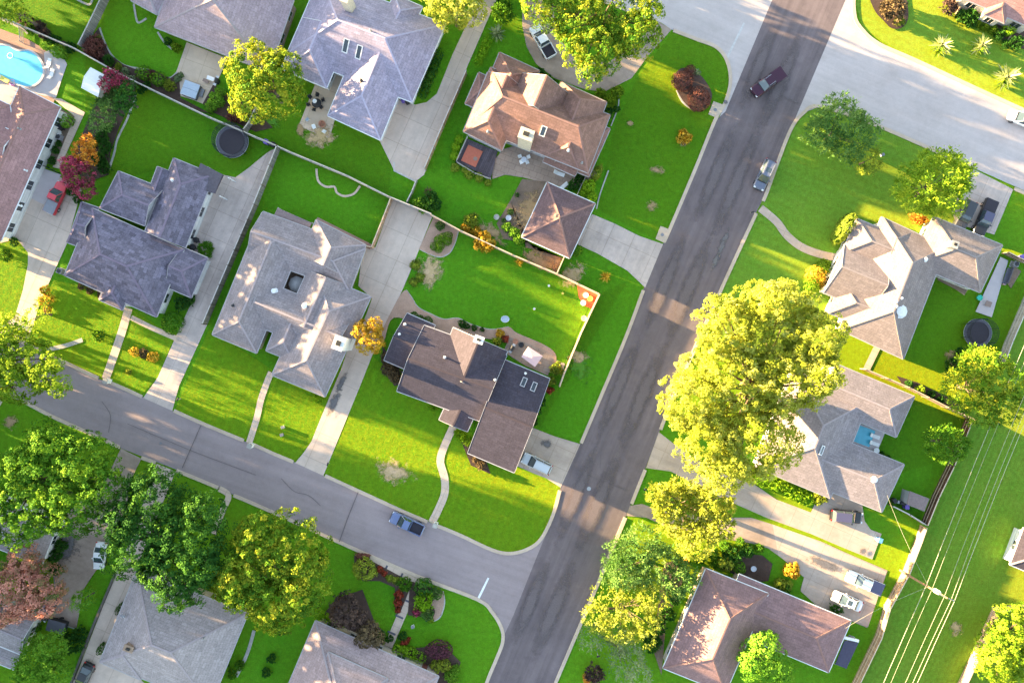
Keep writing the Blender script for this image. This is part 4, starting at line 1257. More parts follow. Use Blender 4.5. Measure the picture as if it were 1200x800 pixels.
sheet('mulch_bed', [(1050, 440), (1075, 448), (1110, 465), (1135, 480), (1130, 486), (1090, 466), (1058, 452)], Z(), 'mulch')
sheet('red_bed', [(676, 333), (701, 344), (694, 362), (684, 358), (678, 348)], Z(), 'red_mulch')
sheet('mulch_bed', [(1100, 305), (1134, 337), (1130, 345), (1098, 328)], Z(), 'soil')
sheet('mulch_bed', [(20, 22), (50, 28), (62, 45), (80, 50), (95, 62), (60, 48), (20, 30)], Z(), 'mulch')
sheet('mulch_bed', [(1196, 318), (1186, 310), (1178, 330), (1184, 338)], Z(), 'soil')
for q in ((770, 200, 10, 9), (763, 242, 9, 9), (13, 494, 12, 11), (802, 167, 9, 6), (738, 145, 6, 5)):
    patch('tree_ring', q[0], q[1], q[2], q[3], 0, Z(.001), 'dry_patch')
# tar seams and old cuts in the roads
def seam(pts, w=.9, m='tar_seam'): return ribbon('road_seam', pts, w, Z(.001), m, curve=True)
seam([(868, 92), (900, 106), (935, 121)], 1.2); seam([(725, 424), (760, 440), (800, 452)], .8); seam([(672, 548), (700, 561), (735, 574)], 1.0)
seam([(905, 100), (862, 205), (822, 300)], .6); seam([(730, 515), (690, 610), (652, 700)], .6)
seam([(918, 40), (907, 66), (899, 84)], .7); seam([(842, 190), (836, 214), (826, 232), (822, 250)], .7); seam([(716, 500), (706, 520), (703, 548)], .7); seam([(640, 700), (630, 728), (618, 742)], .8); seam([(770, 350), (760, 380), (757, 396)], .7)
seam([(150, 496), (226, 528), (300, 556)], .5); seam([(236, 498), (222, 530), (214, 548)], .8); seam([(420, 576), (408, 606), (398, 634)], .8); seam([(330, 560), (345, 575), (362, 580), (376, 592)], .6); seam([(120, 470), (130, 486), (128, 506)], .6)

for q in ((915, 95, 9, 90), (888, 80, 8, 80), (862, 215, 9, 100), (838, 205, 8, 90), (806, 340, 10, 100), (780, 330, 8, 90), (752, 465, 10, 100), (724, 455, 8, 90), (700, 590, 10, 90), (675, 580, 8, 90), (648, 715, 10, 90), (622, 705, 8, 80)):
    patch('worn_lane', q[0], q[1], q[2] * 1.6, q[3], R(-22.6), Z(.001), 'worn_tar')
# oil and tyre stains
for q in ((392, 470, 7, 28, R(-24)), (400, 450, 5, 20, R(-24)), (222, 300, 10, 20, R(-20)), (80, 640, 22, 24, 0), (640, 520, 10, 8, 0), (1012, 645, 8, 6, 0), (965, 660, 30, 8, R(-20)), (850, 120, 4, 4, 0), (845, 290, 5, 34, R(-22)), (838, 305, 4, 20, R(-22))):
    patch('stain', q[0], q[1], q[2], q[3], q[4], Z(.001), 'oil_stain')
for q in ((690, 572, 2.4), (189, 519, 1.6), (838, 129, 2.0), (776, 275, 2.0)):
    p = P(q[0], q[1]); 
    if q[2] == 2.0:
        sheet('service_pad', [(q[0] - 8, q[1] + 5), (q[0] - 2, q[1] - 10), (q[0] + 9, q[1] - 6), (q[0] + 3, q[1] + 10)], .09, 'kerb_concrete', thick=.1)
    MB().lathe((p.x, p.y, .10 if q[2] == 2.0 else zc[0]), [(.01, .012), (q[2] / S, .012), (q[2] / S, 0)], 16).build('manhole_cover', 'steel' if q[2] == 2.4 else 'grey_plastic', kind='structure')

# kerbs stand between the drives
def kerb(pts, T=ID, curve=True): return ribbon('kerb', pts, 4.0, 0, 'kerb_concrete', T, curve, h=.12)
kerb([(-400, 157), (-100, 336), (0, 387), (67, 420), (116, 443)]); kerb([(129, 448), (150, 457), (167, 465)])
kerb([(204, 481), (240, 497), (286, 516)]); kerb([(298, 521), (320, 531), (344, 541)])
kerb([(381, 557), (440, 584), (475, 600), (501, 611)]); kerb([(511, 615), (540, 627), (577, 644), (598, 648), (618, 643), (634, 631), (648, 603), (656, 574)])
kerb([(681, 519), (706, 460), (733, 396), (754, 340)]); kerb([(778, 284), (786, 266), (814, 200), (838, 141), (850, 120), (856, 95), (852, 72), (840, 56), (818, 47), (789, 36)])
kerb([(770, 25), (660, -16), (500, -88)], curve=False)
kerb([(1035, -90), (1004, -20), (1001, 17), (1010, 35), (1030, 52), (1075, 72), (1190, 125), (1400, 218)])
kerb([(1400, 312), (1188, 221)], curve=False); kerb([(1140, 197), (1107, 182), (1022, 145), (960, 125), (941, 133), (927, 151), (911, 191), (899, 224), (894, 236)])
kerb([(886, 250), (850, 328), (817, 402), (790, 462), (774, 503)]); kerb([(756, 550), (748, 570), (740, 590)])
kerb([(733, 606), (700, 685), (652, 797), (530, 1100)], curve=False)
kerb([(540, 880), (570, 800), (582, 771), (589, 752), (588, 736), (577, 717), (560, 702), (495, 677), (425, 647), (365, 620), (300, 591), (274, 580)])
kerb([(256, 571), (207, 551)], curve=False); kerb([(183, 542), (166, 536)], curve=False); kerb([(141, 524), (100, 505), (60, 487), (20, 466), (-100, 405), (-400, 255)])
# bed edgings
def edging(pts, w=2.2, m='stone', T=ID, curve=True, h=.1): return ribbon('bed_edging', pts, w, 0, m, T, curve, h=h)
edging([(117, 33), (122, 48), (131, 65), (146, 77), (165, 81), (180, 84), (198, 92), (208, 85)]); edging([(159, 112), (150, 138), (138, 163), (134, 180), (128, 198)])
edging([(157, 5), (160, 22), (163, 27), (172, 22)]); edging([(185, 38), (193, 50), (202, 58)])
edging([(86, -3), (104, 6), (109, -2)], 2.5)
edging([(371, 198), (373, 212), (382, 219), (392, 219), (395, 226), (404, 230), (415, 227), (422, 218)], 2.5, 'walk_concrete')
edging([(476, 340), (482, 348), (490, 360), (505, 368), (520, 374), (537, 373), (552, 380), (575, 386), (596, 383)], 1.6)
edging([(492, 292), (507, 299), (517, 301), (527, 296), (533, 285), (537, 271)], 1.6)
edging([(722, 103), (725, 122), (716, 148)], 1.5); edging([(713, 200), (703, 228), (699, 245)], 1.5)
edging([(519, 692), (521, 706), (516, 722), (508, 727)], 1.6); edging([(0, 22), (24, 33), (33, 40)], 2)
edging([(136, 671), (112, 728), (84, 800)], 2.6, 'fence_pale', curve=False, h=.35)
edging([(1100, 325), (1130, 345), (1134, 337)], 1.8, 'post_tan', curve=False)
edging([(793, 106), (800, 120), (812, 129)], 1.8)
edging([(462, 190), (462, 200), (488, 213)], 2, 'rail_grey', curve=False)
# ------------------------------------------------------------------ houses
# H1, beside the kidney pool
T1 = crop(0, 90, 4)
h1 = House('brown pink roofed house on the left edge between kidney pool and red pickup', T1, 'roof_brown_pink', 'siding_white', 2.9, .45, cap='ridge_brown')
h1.wing((5, 768), (283, 143), (92, 45), 'hh') if False else h1.wing((283, 143), (92, 45), (-186, 670), 'hh')
h1.wing((-62, 372), (72, 262), (5, 405), 'gg') if False else h1.wing((5, 407), (72, 262), (-120, 175), 'gg', eave=3.7, pitch=.35)
h1.wing((45, 133), (-90, 70), (-60, 250), 'hg', eave=3.2)
h1.build()
h1.vent(95, 245); h1.vent(125, 440, m='vent_white'); h1.vent(100, 605, m='vent_white')
# H2, top
T2 = crop(140, 0, 5.714)
h2 = House('lavender grey hip roofed house cut by the top edge, its patio holding a hot tub', T2, 'roof_grey_lavender', 'brick_pink', 2.9, .45, trim='soft_trim', cap='ridge_grey')
h2.wing((235, 182), (1000, 480), (1170, -10), 'hh'); h2.wing((75, 3), (250, 98), (420, -250), 'hg')
h2.build(); h2.vent(555, 8); h2.vent(640, 60)
# H3
T3 = crop(330, 0, 4.846)
h3 = House('large blue lavender roofed house with cream chimney and two skylights near the top', T3, 'roof_lavender', 'siding_white', 2.9, .52, cap='ridge_lavender')
h3.wing((740, 580), (930, 140), (220, -135), 'hh'); h3.wing((255, 500), (-2, 390), (118, 100), 'hg'); h3.wing((262, 657), (560, 795), (750, 330), 'hg')
h3.wing((800, 40), (640, -30), (560, 130), 'hg')
h3.build()
h3.chimney(392, 50, 1.1, 1.4, 8.2, 'chimney_cream', RA); h3.skylight(365, 262, .75, 1.9); h3.skylight(440, 298, .75, 1.9)
h3.vent(508, 180, .1, .6); h3.vent(455, 462, .16, .5, 'vent_black')
# H4
T4 = crop(535, 55, 5)
h4 = House('tall brown roofed house with many gables, deck and skylight, north of the detached garage', T4, 'roof_brown', 'siding_grey', 3.4, .82, trim='soft_trim', cap='ridge_brown')
h4.wing((770, 738), (900, 400), (200, 120), 'hh', k=.8)
h4.wing((40, 495), (265, 607), (410, 260), 'hg', k=.75)
h4.wing((525, 632), (716, 712), (850, 390), 'hg', k=.7)
h4.wing((485, 140), (252, 33), (140, 300), 'hg', eave=2.9)
h4.wing((345, 225), (182, 148), (95, 370), 'hg', eave=3.2)
h4.wing((700, 310), (342, 150), (270, 320), 'gg', eave=3.5)
h4.wing((880, 325), (612, 205), (530, 420), 'hg', k=.6)
h4.wing((50, 332), (130, 150), (230, 195), 'hg', eave=2.5, pitch=.3)
h4.wing((775, 760), (900, 480), (700, 400), 'hg', eave=2.6, pitch=.4)
h4.wing((505, 672), (535, 605), (725, 690), 'gg', eave=2.5, pitch=.25)
h4.build()
h4.chimney(405, 560, 2.0, 1.5, 8.0, 'chimney_cream', RA); h4.skylight(508, 494, .75, 1.5)
h4.vent(185, 497, .12, .4); h4.vent(655, 607, .12, .4, 'vent_white'); h4.vent(735, 680, .1, .4)
# H4 garage
TG = crop(600, 200, 4)
g4 = House('detached garage with brown violet pyramid roof by a pale grey driveway', TG, 'roof_umber', 'siding_grey', 2.9, .52, cap='ridge_brown', name='garage', cat='garage', over=.4)
g4.wing((270, 410), (390, 155), (165, 55), 'hh'); g4.build(); g4.vent(205, 213, .22, .45, 'chimney_brick')
p = P(690, 272, 0)
# H5
T5 = crop(70, 180, 4.105)
h5 = House('house with dark mottled lavender roofs and a gabled rear wing, left of the curb drive', T5, 'roof_dark_lavender', 'siding_white', 2.9, .52, trim='soft_trim', cap='ridge_dark', capw=.3)
h5.wing((465, 785), (597, 462), (155, 262), 'hh'); h5.wing((742, 102), (548, 22), (410, 372), 'hg')
h5.wing((192, 262), (282, 85), (500, 170), 'hg'); h5.wing((35, 427), (105, 233), (190, 262), 'hg', eave=2.6)
h5.wing((188, 702), (302, 752), (350, 640), 'hg', eave=2.8); h5.wing((632, 692), (712, 502), (590, 450), 'hg', eave=2.5)
h5.wing((470, 62), (530, 85), (480, 220), 'gg', eave=2.9, pitch=.4)
h5.build()
h5.vent(545, 130, .12, .4, 'vent_white')
aw = thing('porch_roof', 'small dark flat porch roof behind the mottled lavender roofed house', 'porch roof', tuple(P(*T5(715, 125), 0)))
q = [P(*T5(*c), 3.0) for c in ((632, 160), (685, 50), (787, 102), (745, 192))]
m_ = MB(); m_.face([v + Vector((0, 0, .55 if i in (1, 2) else .0)) * (1 if i in (1,) else .4) for i, v in enumerate(q)]); m_.prism([(v.x, v.y) for v in q], 2.75, 2.98); m_.build('roof', 'roof_slate_dark', aw)
for v in q: MB().box((v.x * .985, v.y * .985, 1.38), (.14, .14, 2.76)).build('post', 'white_trim', aw)
# H6
T6 = crop(245, 230, 3.333)
h6 = House('big grey hip roofed house built round a small dark courtyard, with a white chimney', T6, 'roof_grey', 'brick_tan', 2.9, .48, trim='soft_trim', cap='ridge_grey')
h6.wing((185, 612), (12, 540), (207, 63), 'hh'); h6.wing((548, 372), (610, 205), (210, 60), 'hg')
h6.wing((612, 190), (418, 92), (362, 225), 'hg'); h6.wing((245, 697), (452, 782), (632, 392), 'hh')
h6.wing((490, 627), (562, 470), (225, 335), 'gg'); h6.wing((548, 350), (385, 290), (300, 480), 'gg')
h6.wing((222, 602), (330, 645), (400, 470), 'hg')
h6.build()
h6.chimney(0, 0, 1.5, 1.9, 6.6, 'chimney_white', RA, base=P(*T6(548, 573), 0)); h6.vent(95, 427, .14, .3, 'vent_black'); h6.vent(255, 370, .26, .35, 'vent_white'); h6.vent(376, 428, .26, .35, 'vent_white')
sheet('courtyard_floor', [T6(300, 285), T6(392, 318), T6(352, 392), T6(275, 365)], Z(), 'patio_flag')
pc = thing('patio_cover', 'flat grey patio cover behind the courtyard house', 'patio cover', tuple(P(*T6(325, 92), 0)))
q = [P(*T6(*c), 2.6) for c in ((268, 45), (402, 104), (385, 140), (250, 82))]
m_ = MB(); m_.prism([(v.x, v.y) for v in q], 2.5, 2.66); m_.build('roof', 'roof_tan', pc)
for v in q: MB().box((v.x, v.y, 1.25), (.12, .12, 2.5)).build('post', 'white_trim', pc)
sheet('patio', [T6(425, 82), T6(640, 190), T6(628, 208), T6(418, 95)], Z(), 'pink_paver')
# H7
T7 = crop(445, 360, 4)
h7 = House('charcoal gable roofed corner house with a cream rear gable and two rooftop skylight frames', T7, 'roof_charcoal', 'siding_grey', 2.9, .48, cap='ridge_charcoal', trim='grey_trim')
h7.wing((80, 392), (208, 85), (596, 225), 'gg'); h7.wing((598, 205), (345, 95), (265, 290), 'gg', pitch=.55)
h7.wing((20, 247), (128, 28), (260, 85), 'gg', eave=2.5); h7.wing((412, 682), (578, 243), (795, 335), 'gg', pitch=.36) if False else h7.wing((412, 682), (578, 243), (797, 335), 'gg', eave=2.7, pitch=.27)
h7.wing((278, 527), (410, 582), (480, 430), 'gg', eave=2.7, pitch=.2)
h7.build()
h7.chimney(467, 152, 1.3, 1.0, 7.0, 'chimney_white', RA); 
for c in ((675, 350), (722, 372)): h7.skylight(c[0], c[1], .65, 1.35, None, 'grey_trim')
for c in ((118, 80), (92, 126), (305, 235), (540, 340), (683, 310)): h7.vent(c[0], c[1], .11, .3, 'vent_white')
# H8
T8 = crop(1100, 0, 7.27)
h8 = House('pink tan roofed house in the top right corner behind dark planting', T8, 'roof_brown_pink', 'brick_cream', 3.0, .5, trim='soft_trim', cap='ridge_brown')
h8.wing((200, -18), (820, 250), (1010, -190), 'hh'); h8.wing((385, 122), (562, 200), (690, -120), 'hg'); h8.wing((640, 165), (800, 235), (900, -100), 'hg')
h8.build()
# H9
T9 = crop(960, 230, 4.105)
h9 = House('big cream roofed sunlit house beside the right hand trampoline', T9, 'roof_cream', 'siding_white', 2.9, .5, trim='soft_trim', cap='ridge_cream')
h9.wing((100, 640), (405, 782), (612, 245), 'hh'); h9.wing((112, 268), (182, 108), (420, 205), 'hg')
h9.wing((22, 462), (122, 232), (340, 320), 'gg', pitch=.62); h9.wing((775, 462), (882, 235), (552, 98), 'hh')
h9.wing((240, 90), (390, 122), (400, 260), 'hg') if False else h9.wing((300, 100), (455, 175), (400, 320), 'hg', eave=2.8)
h9.wing((45, 560), (110, 405), (300, 480), 'hg', eave=2.8)
h9.build()
h9.vent(510, 303, .2, .2, 'vent_white'); h9.vent(368, 508, .14, .25, 'vent_white'); h9.vent(370, 530, .12, .25, 'vent_white'); h9.vent(395, 490, .12, .25, 'vent_white'); h9.vent(390, 553, .5, .3, 'vent_white')
h9.chimney(625, 238, .9, .9, 5.8, 'chimney_cream', RA)
# H10
TH = crop(885, 425, 4.447)
h10 = House('lavender grey U shaped house wrapped round a small blue pool', TH, 'roof_grey', 'siding_grey', 2.8, .40, trim='soft_trim', cap='ridge_grey')
h10.wing((735, 387), (830, 176), (420, 5), 'hg'); h10.wing((660, 777), (777, 530), (380, 370), 'hg'); h10.wing((0, 542), (392, 705), (592, 200), 'hh')
h10.build()
h10.vent(420, 232, .08, .4); h10.vent(620, 608, .25, .3, 'vent_white'); h10.skylight(345, 455, 1.4, .5)
# H11
TI = crop(770, 650, 5)
h11 = House('brown violet hip roofed house with white gutters, at the bottom right beside the white cars', TI, 'roof_brown_violet', 'brick_cream', 3.0, .55, cap='ridge_brown')
h11.wing((35, 662), (400, 808), (652, 226), 'hh'); h11.wing((1005, 687), (1137, 386), (480, 112), 'hg', pitch=.2, eave=2.7)
h11.build()
cv = thing('carport_canopy', 'navy carport canopy at the end of the brown violet roofed house', 'canopy', tuple(P(*TI(1110, 560), 0)))
q = [P(*TI(*c), 2.2) for c in ((1045, 640), (1100, 500), (1180, 515), (1110, 665))]
m_ = MB(); m_.prism([(v.x, v.y) for v in q], 2.1, 2.2); m_.build('cover', 'navy_tarp', cv)
for v in q: MB().box((v.x, v.y, 1.05), (.1, .1, 2.1)).build('post', 'steel', cv)
a_, b_ = P(*TI(1095, 482), 2.4), P(*TI(1180, 502), 2.4); MB().bar(a_, b_, .4, .3).build('beam', 'white_trim', cv)
# H12
T12 = crop(900, 600, 4)
h12 = House('small grey roofed building cut by the right edge, out on the open grass', T12, 'roof_charcoal', 'siding_white', 2.4, .3, cap='ridge_grey', name='outbuilding', cat='outbuilding', windows=True)
h12.wing((1135, 245), (1200, 72), (1480, 190), 'hh'); h12.build()
# H13
T13 = crop(110, 660, 5.716)
h13 = House('grey hip roofed house at the bottom left, under the dark spreading tree', T13, 'roof_steel', 'brick_tan', 2.9, .5, trim='soft_trim', cap='ridge_grey')
h13.wing((40, 657), (290, 42), (1030, 335), 'hh') ; h13.wing((40, 660), (312, 778), (440, 480), 'hg')
h13.wing((330, 40), (480, 100), (420, 330), 'hg', eave=3.0)
h13.build(); h13.chimney(247, 557, 1.3, .8, 5.6, 'chimney_brick', RA); h13.vent(735, 500, .1, .3)
pd = h13.on(205, 335)
# H14
T14 = crop(300, 700, 5.4545)
h14 = House('grey roofed house cut by the bottom edge, behind the clipped green hedge', T14, 'roof_tan', 'brick_tan', 2.9, .5, trim='soft_trim', cap='ridge_grey')
h14.wing((107, 790), (380, 147), (1168, 503), 'hh'); h14.wing((300, 760), (462, 348), (842, 518), 'hh', eave=4.6, pitch=.5)
h14.build()
# H15, H16
T15 = crop(0, 590, 3.807)
h15 = House('slate roofed house with white gutter at the left edge below the leafy tree', T15, 'roof_steel', 'siding_white', 2.9, .5, cap='ridge_grey')
h15.wing((185, 275), (262, 80), (-150, -80), 'hh'); h15.build()
h16 = House('pale blue grey roofed house at the lower left edge below the autumn tree', T15, 'roof_steel', 'siding_white', 2.9, .4, cap='ridge_grey')
h16.wing((95, 672), (158, 510), (-260, 340), 'gg'); h16.wing((62, 740), (92, 676), (-260, 535), 'gg', eave=2.4, pitch=.15); h16.build()
# ------------------------------------------------------------------ trees
BIG = dict(lump=.72, leaf=.31, per=38)
tree('tree', 'yellow green tree crown cut by the top left corner', [(8, 6, 20), (26, 18, 10)], 8, 'leaf_lime', seed=1, spiky=.5, aspect=2)
tree('tree', 'round tree half golden half green, between the hot tub patio and lavender roofed house', [(300, 88, 36), (322, 108, 36), (296, 118, 26), (330, 85, 24)], 10, 'leaf_two', seed=2, **BIG)
tree('tree', 'golden yellow tree at the top edge beside the long concrete drive', [(532, 4, 30), (514, 2, 18), (550, 10, 18)], 9, 'leaf_yellow', seed=3, **BIG)
tree('tree', 'large spreading tree over the curved brown drive, golden left side and green right', [(630, 6, 20), (655, 12, 26), (680, 26, 34), (700, 58, 30), (725, 20, 42), (745, 40, 28), (693, 82, 16), (764, 14, 14), (672, 60, 16)], 14, 'leaf_two', seed=4, base=(700, 40), **BIG)
tree('tree', 'wispy pale green tree on the lawn corner below the wide concrete street', [(982, 148, 36), (1000, 160, 26), (962, 155, 20)], 7, 'leaf_feather', seed=6, spiky=.9, aspect=3, lump=.6, leaf=.42, per=22)
tree('tree', 'small olive green tree beside the wispy tree on the lawn corner', [(1016, 188, 17)], 4, 'leaf_moss', seed=7, spiky=.6, aspect=2.5)
tree('tree', 'olive and yellow tree beside the two dark parked cars', [(1092, 216, 36), (1112, 205, 28), (1075, 228, 22), (1110, 232, 22)], 8.5, 'leaf_lime', seed=8, spiky=.8, aspect=2.6, lump=.7, leaf=.45, per=22)
tree('tree', 'huge sunlit yellow green tree between the dark road and the U shaped house', [(900, 395, 62), (860, 450, 62), (812, 470, 40), (880, 515, 50), (925, 440, 48), (955, 395, 34), (850, 385, 36), (830, 520, 34), (905, 355, 28), (960, 440, 24), (850, 545, 26)], 17, 'leaf_yellow', seed=9, base=(872, 452), lump=.72, leaf=.31, per=36, coh=.1, lowcut=-.2, cover=1.6)
tree('tree', 'yellow feathery tree over the two driveways, just below the huge yellow tree', [(808, 600, 40), (835, 590, 24), (785, 588, 24), (815, 632, 20), (770, 580, 12), (840, 615, 18)], 11, 'leaf_yellow', seed=10, lump=.6, leaf=.40, per=24, spiky=.6, aspect=2)
tree('tree', 'dark green feathery conifer like tree beside the dark road', [(742, 655, 30), (770, 665, 32), (725, 668, 20), (795, 680, 20), (755, 640, 22)], 5.5, 'leaf_feather', seed=11, lump=.6, leaf=.45, per=24, spiky=1.0, aspect=3.2)
tree('tree', 'yellow loose tree overhanging the road edge in front of the brown violet roof', [(712, 712, 28), (740, 715, 32), (762, 700, 22), (725, 735, 20), (755, 735, 18), (698, 722, 18)], 6, 'leaf_yellow', seed=12, lump=.6, leaf=.38, per=18, spiky=.7, aspect=2.2, lowcut=.1, cover=.8)
tree('tree', 'thin grey green drooping tree at the bottom below the yellow loose tree', [(735, 772, 22), (728, 752, 16), (748, 790, 16), (695, 745, 16)], 5, 'leaf_silver', seed=13, lump=.6, leaf=.5, per=12, spiky=1.2, aspect=5)
tree('tree', 'bright green leafy tree against the brown violet extension roof', [(895, 768, 26), (882, 778, 16), (910, 785, 18), (893, 752, 14)], 7, 'leaf_bright', seed=14, **BIG)
tree('tree', 'bushy dark green tree with a golden side, by the fence near the overhead wires', [(1155, 450, 38), (1128, 455, 24), (1170, 470, 26), (1150, 478, 22), (1145, 428, 20)], 8.5, 'leaf_two', seed=15, spiky=.7, aspect=2.4, lump=.65, leaf=.42, per=22)
tree('tree', 'small green tree alone on the lawn behind the pool courtyard', [(1106, 520, 22), (1122, 522, 14), (1095, 515, 12)], 5.5, 'leaf_green', seed=16, spiky=.8, aspect=2.6, lump=.5, leaf=.38, per=20)
tree('tree', 'lime yellow tree filling the bottom right corner inside the fence', [(1180, 755, 36), (1165, 775, 22), (1185, 728, 24), (1200, 790, 30), (1200, 740, 26)], 9, 'leaf_lime', seed=17, **BIG)
tree('tree', 'large leafy green tree on the left, nearest below the grey side street', [(65, 555, 52), (100, 545, 38), (40, 585, 42), (85, 592, 40), (30, 545, 26), (118, 568, 28), (60, 520, 26), (20, 610, 30)], 13, 'leaf_green', seed=18, base=(62, 560), **BIG)
tree('tree', 'large very dark green tree beside the grey side street at the lower left', [(185, 610, 50), (222, 630, 42), (165, 640, 40), (210, 670, 40), (185, 580, 32), (145, 610, 22), (235, 660, 28), (205, 695, 20), (240, 600, 24)], 13, 'leaf_deep', seed=19, base=(195, 628), **BIG)
tree('tree', 'large round broccoli like tree with a yellow left side, by the side street', [(318, 658, 50), (340, 640, 40), (290, 680, 36), (325, 705, 38), (355, 670, 34), (305, 625, 26), (350, 700, 28), (275, 690, 22)], 12, 'leaf_two', seed=20, base=(322, 665), **BIG)
tree('tree', 'autumn coloured red and gold tree at the left edge below the slate roof', [(22, 690, 34), (48, 680, 26), (5, 705, 30), (55, 700, 20), (30, 660, 20)], 8, 'leaf_autumn', seed=21, **BIG)
tree('tree', 'light green bushy tree near the bottom left corner', [(48, 772, 26), (60, 758, 18), (40, 790, 20), (66, 785, 16)], 6, 'leaf_bright', seed=22, spiky=.6, aspect=2, lump=.5, leaf=.32, per=22)
tree('tree', 'small bright green sapling on the grass strip by the bottom left drive', [(95, 703, 11), (103, 698, 8)], 3.5, 'leaf_bright', seed=23, spiky=.9, aspect=3, lump=.4, leaf=.3, per=16)
tree('tree', 'green tree spilling over the end of the side street at the left edge', [(18, 415, 32), (40, 420, 28), (55, 440, 20), (20, 445, 28), (68, 452, 12), (-10, 420, 40), (62, 425, 12), (10, 385, 18)], 11, 'leaf_lime', seed=24, base=(15, 422), **BIG)
tree('tree', 'sparse yellowish young tree at the foot of the concrete drive on the left', [(40, 372, 14), (52, 358, 10), (30, 385, 12), (56, 342, 7)], 4.5, 'leaf_lime', seed=25, lump=.45, leaf=.3, per=9, spiky=1.0, aspect=2.5, cover=.7)
tree('tree', 'dark plum coloured small tree in front of the bottom house', [(405, 712, 18), (416, 722, 14), (398, 722, 12)], 4.5, 'leaf_plum', seed=26, lump=.4, leaf=.26, per=20)
tree('tree', 'brown leaved small tree overhanging the roof edge of the bottom house', [(432, 742, 13), (425, 750, 9), (440, 748, 9)], 4.5, 'leaf_brown', seed=27, lump=.4, leaf=.26, per=18)
tree('tree', 'golden small tree beside the courtyard house driveway', [(433, 392, 15), (424, 386, 10), (440, 382, 10), (440, 402, 12), (428, 404, 10)], 5, 'leaf_gold', seed=28, lump=.42, leaf=.28, per=18)
tree('tree', 'pink flowering tree beside the red pickup', [(92, 200, 16), (100, 208, 14), (82, 195, 10), (100, 222, 12), (88, 212, 12)], 4.5, 'leaf_pink', seed=29, lump=.42, leaf=.28, per=16, spiky=.5, cover=.9)
tree('tree', 'orange flowering tree just above the pink one', [(98, 176, 11), (106, 184, 9), (104, 165, 7)], 4, 'leaf_orange', seed=30, lump=.4, leaf=.3, per=14, spiky=.6)
tree('tree', 'green loose tree above the orange flowering one, beside the back lawn', [(122, 138, 14), (130, 128, 10), (112, 146, 9)], 4.5, 'leaf_feather', seed=31, lump=.45, leaf=.3, per=16, spiky=.8, aspect=2.5)
tree('tree', 'dark green evergreen in the hedge row between the back lawns at the left', [(147, 116, 13), (143, 128, 9), (150, 104, 8)], 4.5, 'leaf_deep', seed=32, lump=.42, leaf=.28, per=18)
tree('tree', 'magenta crape myrtle beside the white shed', [(130, 90, 9), (142, 95, 7), (124, 100, 7)], 3.6, 'leaf_pink', seed=33, lump=.38, leaf=.26, per=14, spiky=.6)

# ------------------------------------------------------------------ shrubs
def many(pts, m, style, label, group, **kw):
    for q in pts: shrub(q[0], q[1], q[2], m, style, label, group, **kw)
shrub(801, 94, 11.5, 'leaf_redbrown', 'dome', 'upper left of the clipped dark red domes on the lawn corner', sq=1.0, cat='shrub')
shrub(820, 116, 13, 'leaf_redbrown', 'dome', 'largest clipped dark red dome, lower right in the lawn corner bed', cat='shrub')
shrub(809, 82, 6, 'leaf_redbrown', 'dome', 'smallest clipped dark red dome, topmost in the lawn corner bed')
shrub(817, 84, 6, 'leaf_silver', 'spike', 'pale spiky plant behind the dark red domes')
shrub(803, 159, 10, 'leaf_gold', 'flower', 'single golden shrub in a ring on the dark green lawn')
shrub(710, 325, 8, 'leaf_gold', 'spike', 'golden spiky grass clump by the pale grey garage drive')
shrub(642, 349 - 22, 7, 'leaf_gold', 'spike', 'straw coloured ornamental grass against the long yard fence', group=None) if False else shrub(608, 306, 7, 'leaf_gold', 'spike', 'straw coloured ornamental grass against the long yard fence')
shrub(568, 283, 14, 'leaf_gold', 'flower', 'wide golden shrub leaning on the long yard fence')
many([(546, 266, 7), (558, 271, 7)], 'leaf_gold', 'flower', 'smaller golden shrub beside the wide golden one on the fence', 'small golden shrubs on the fence')
shrub(552, 258, 9, 'leaf_moss', 'loose', 'olive green shrub just behind the golden shrubs on the fence')
shrub(930, 670, 11, 'leaf_gold', 'flower', 'golden orange shrub at the tip of the lawn by the white cars')
many([(914, 685, 7), (923, 686, 6)], 'leaf_moss', 'ball', 'round olive shrub between the golden orange shrub and the violet roof', 'round olive shrubs')
shrub(918, 692, 10, 'leaf_deep', 'loose', 'dark green shrub under the round olive shrubs by the violet roof', sq=.7)
shrub(980, 714, 9, 'leaf_deep', 'loose', 'dark green low shrub at the roof edge below the white sedan', sq=.6, rot=R(-22))
for q, l in (((1105, 52, 15), 'pale yucca like clump, leftmost of three on the top right lawn'), ((1152, 52, 14), 'whitish yucca like clump, middle of three near the top right house'), ((1181, 90, 17), 'yellow tipped yucca clump, nearest the kerb by the white car')):
    shrub(*q, 'leaf_yucca', 'spike', l, name='yucca', cat='yucca')
    shrub(q[0] - 3, q[1] + 6, q[2] * .7, 'leaf_lime', 'spike', 'low yellow green blades at the foot of the ' + l.split(',')[0].replace('clump', 'clump') + (', left' if q[0] == 1105 else ', middle' if q[0] == 1152 else ', right'), name='yucca', cat='yucca')
shrub(1047, 10, 15, 'leaf_brown', 'loose', 'brown shrub in the dark mulch bed at the top')
shrub(1055, 24, 6, 'leaf_moss', 'loose', 'small green tuft at the tip of the dark mulch bed')
many([(1146, 27, 6), (1155, 31, 6), (1164, 35, 6)], 'leaf_lime', 'loose', 'yellow green shrub in the row under the top right house windows', 'shrubs under the windows')
many([(1130, 20, 9), (1140, 16, 9), (1137, 26, 8)], 'leaf_deep', 'loose', 'dark shrub in the shaded bed left of the top right house', 'dark shrubs left of the house')
shrub(1183, 35, 7, 'leaf_hedge', 'ball', 'round green shrub in the dark bed right of the window shrubs')
many([(1172, 40, 7), (1192, 50, 9), (1180, 52, 6)], 'leaf_deep', 'loose', 'dark low shrub in the bed right of the top right house', 'dark shrubs right of the house')
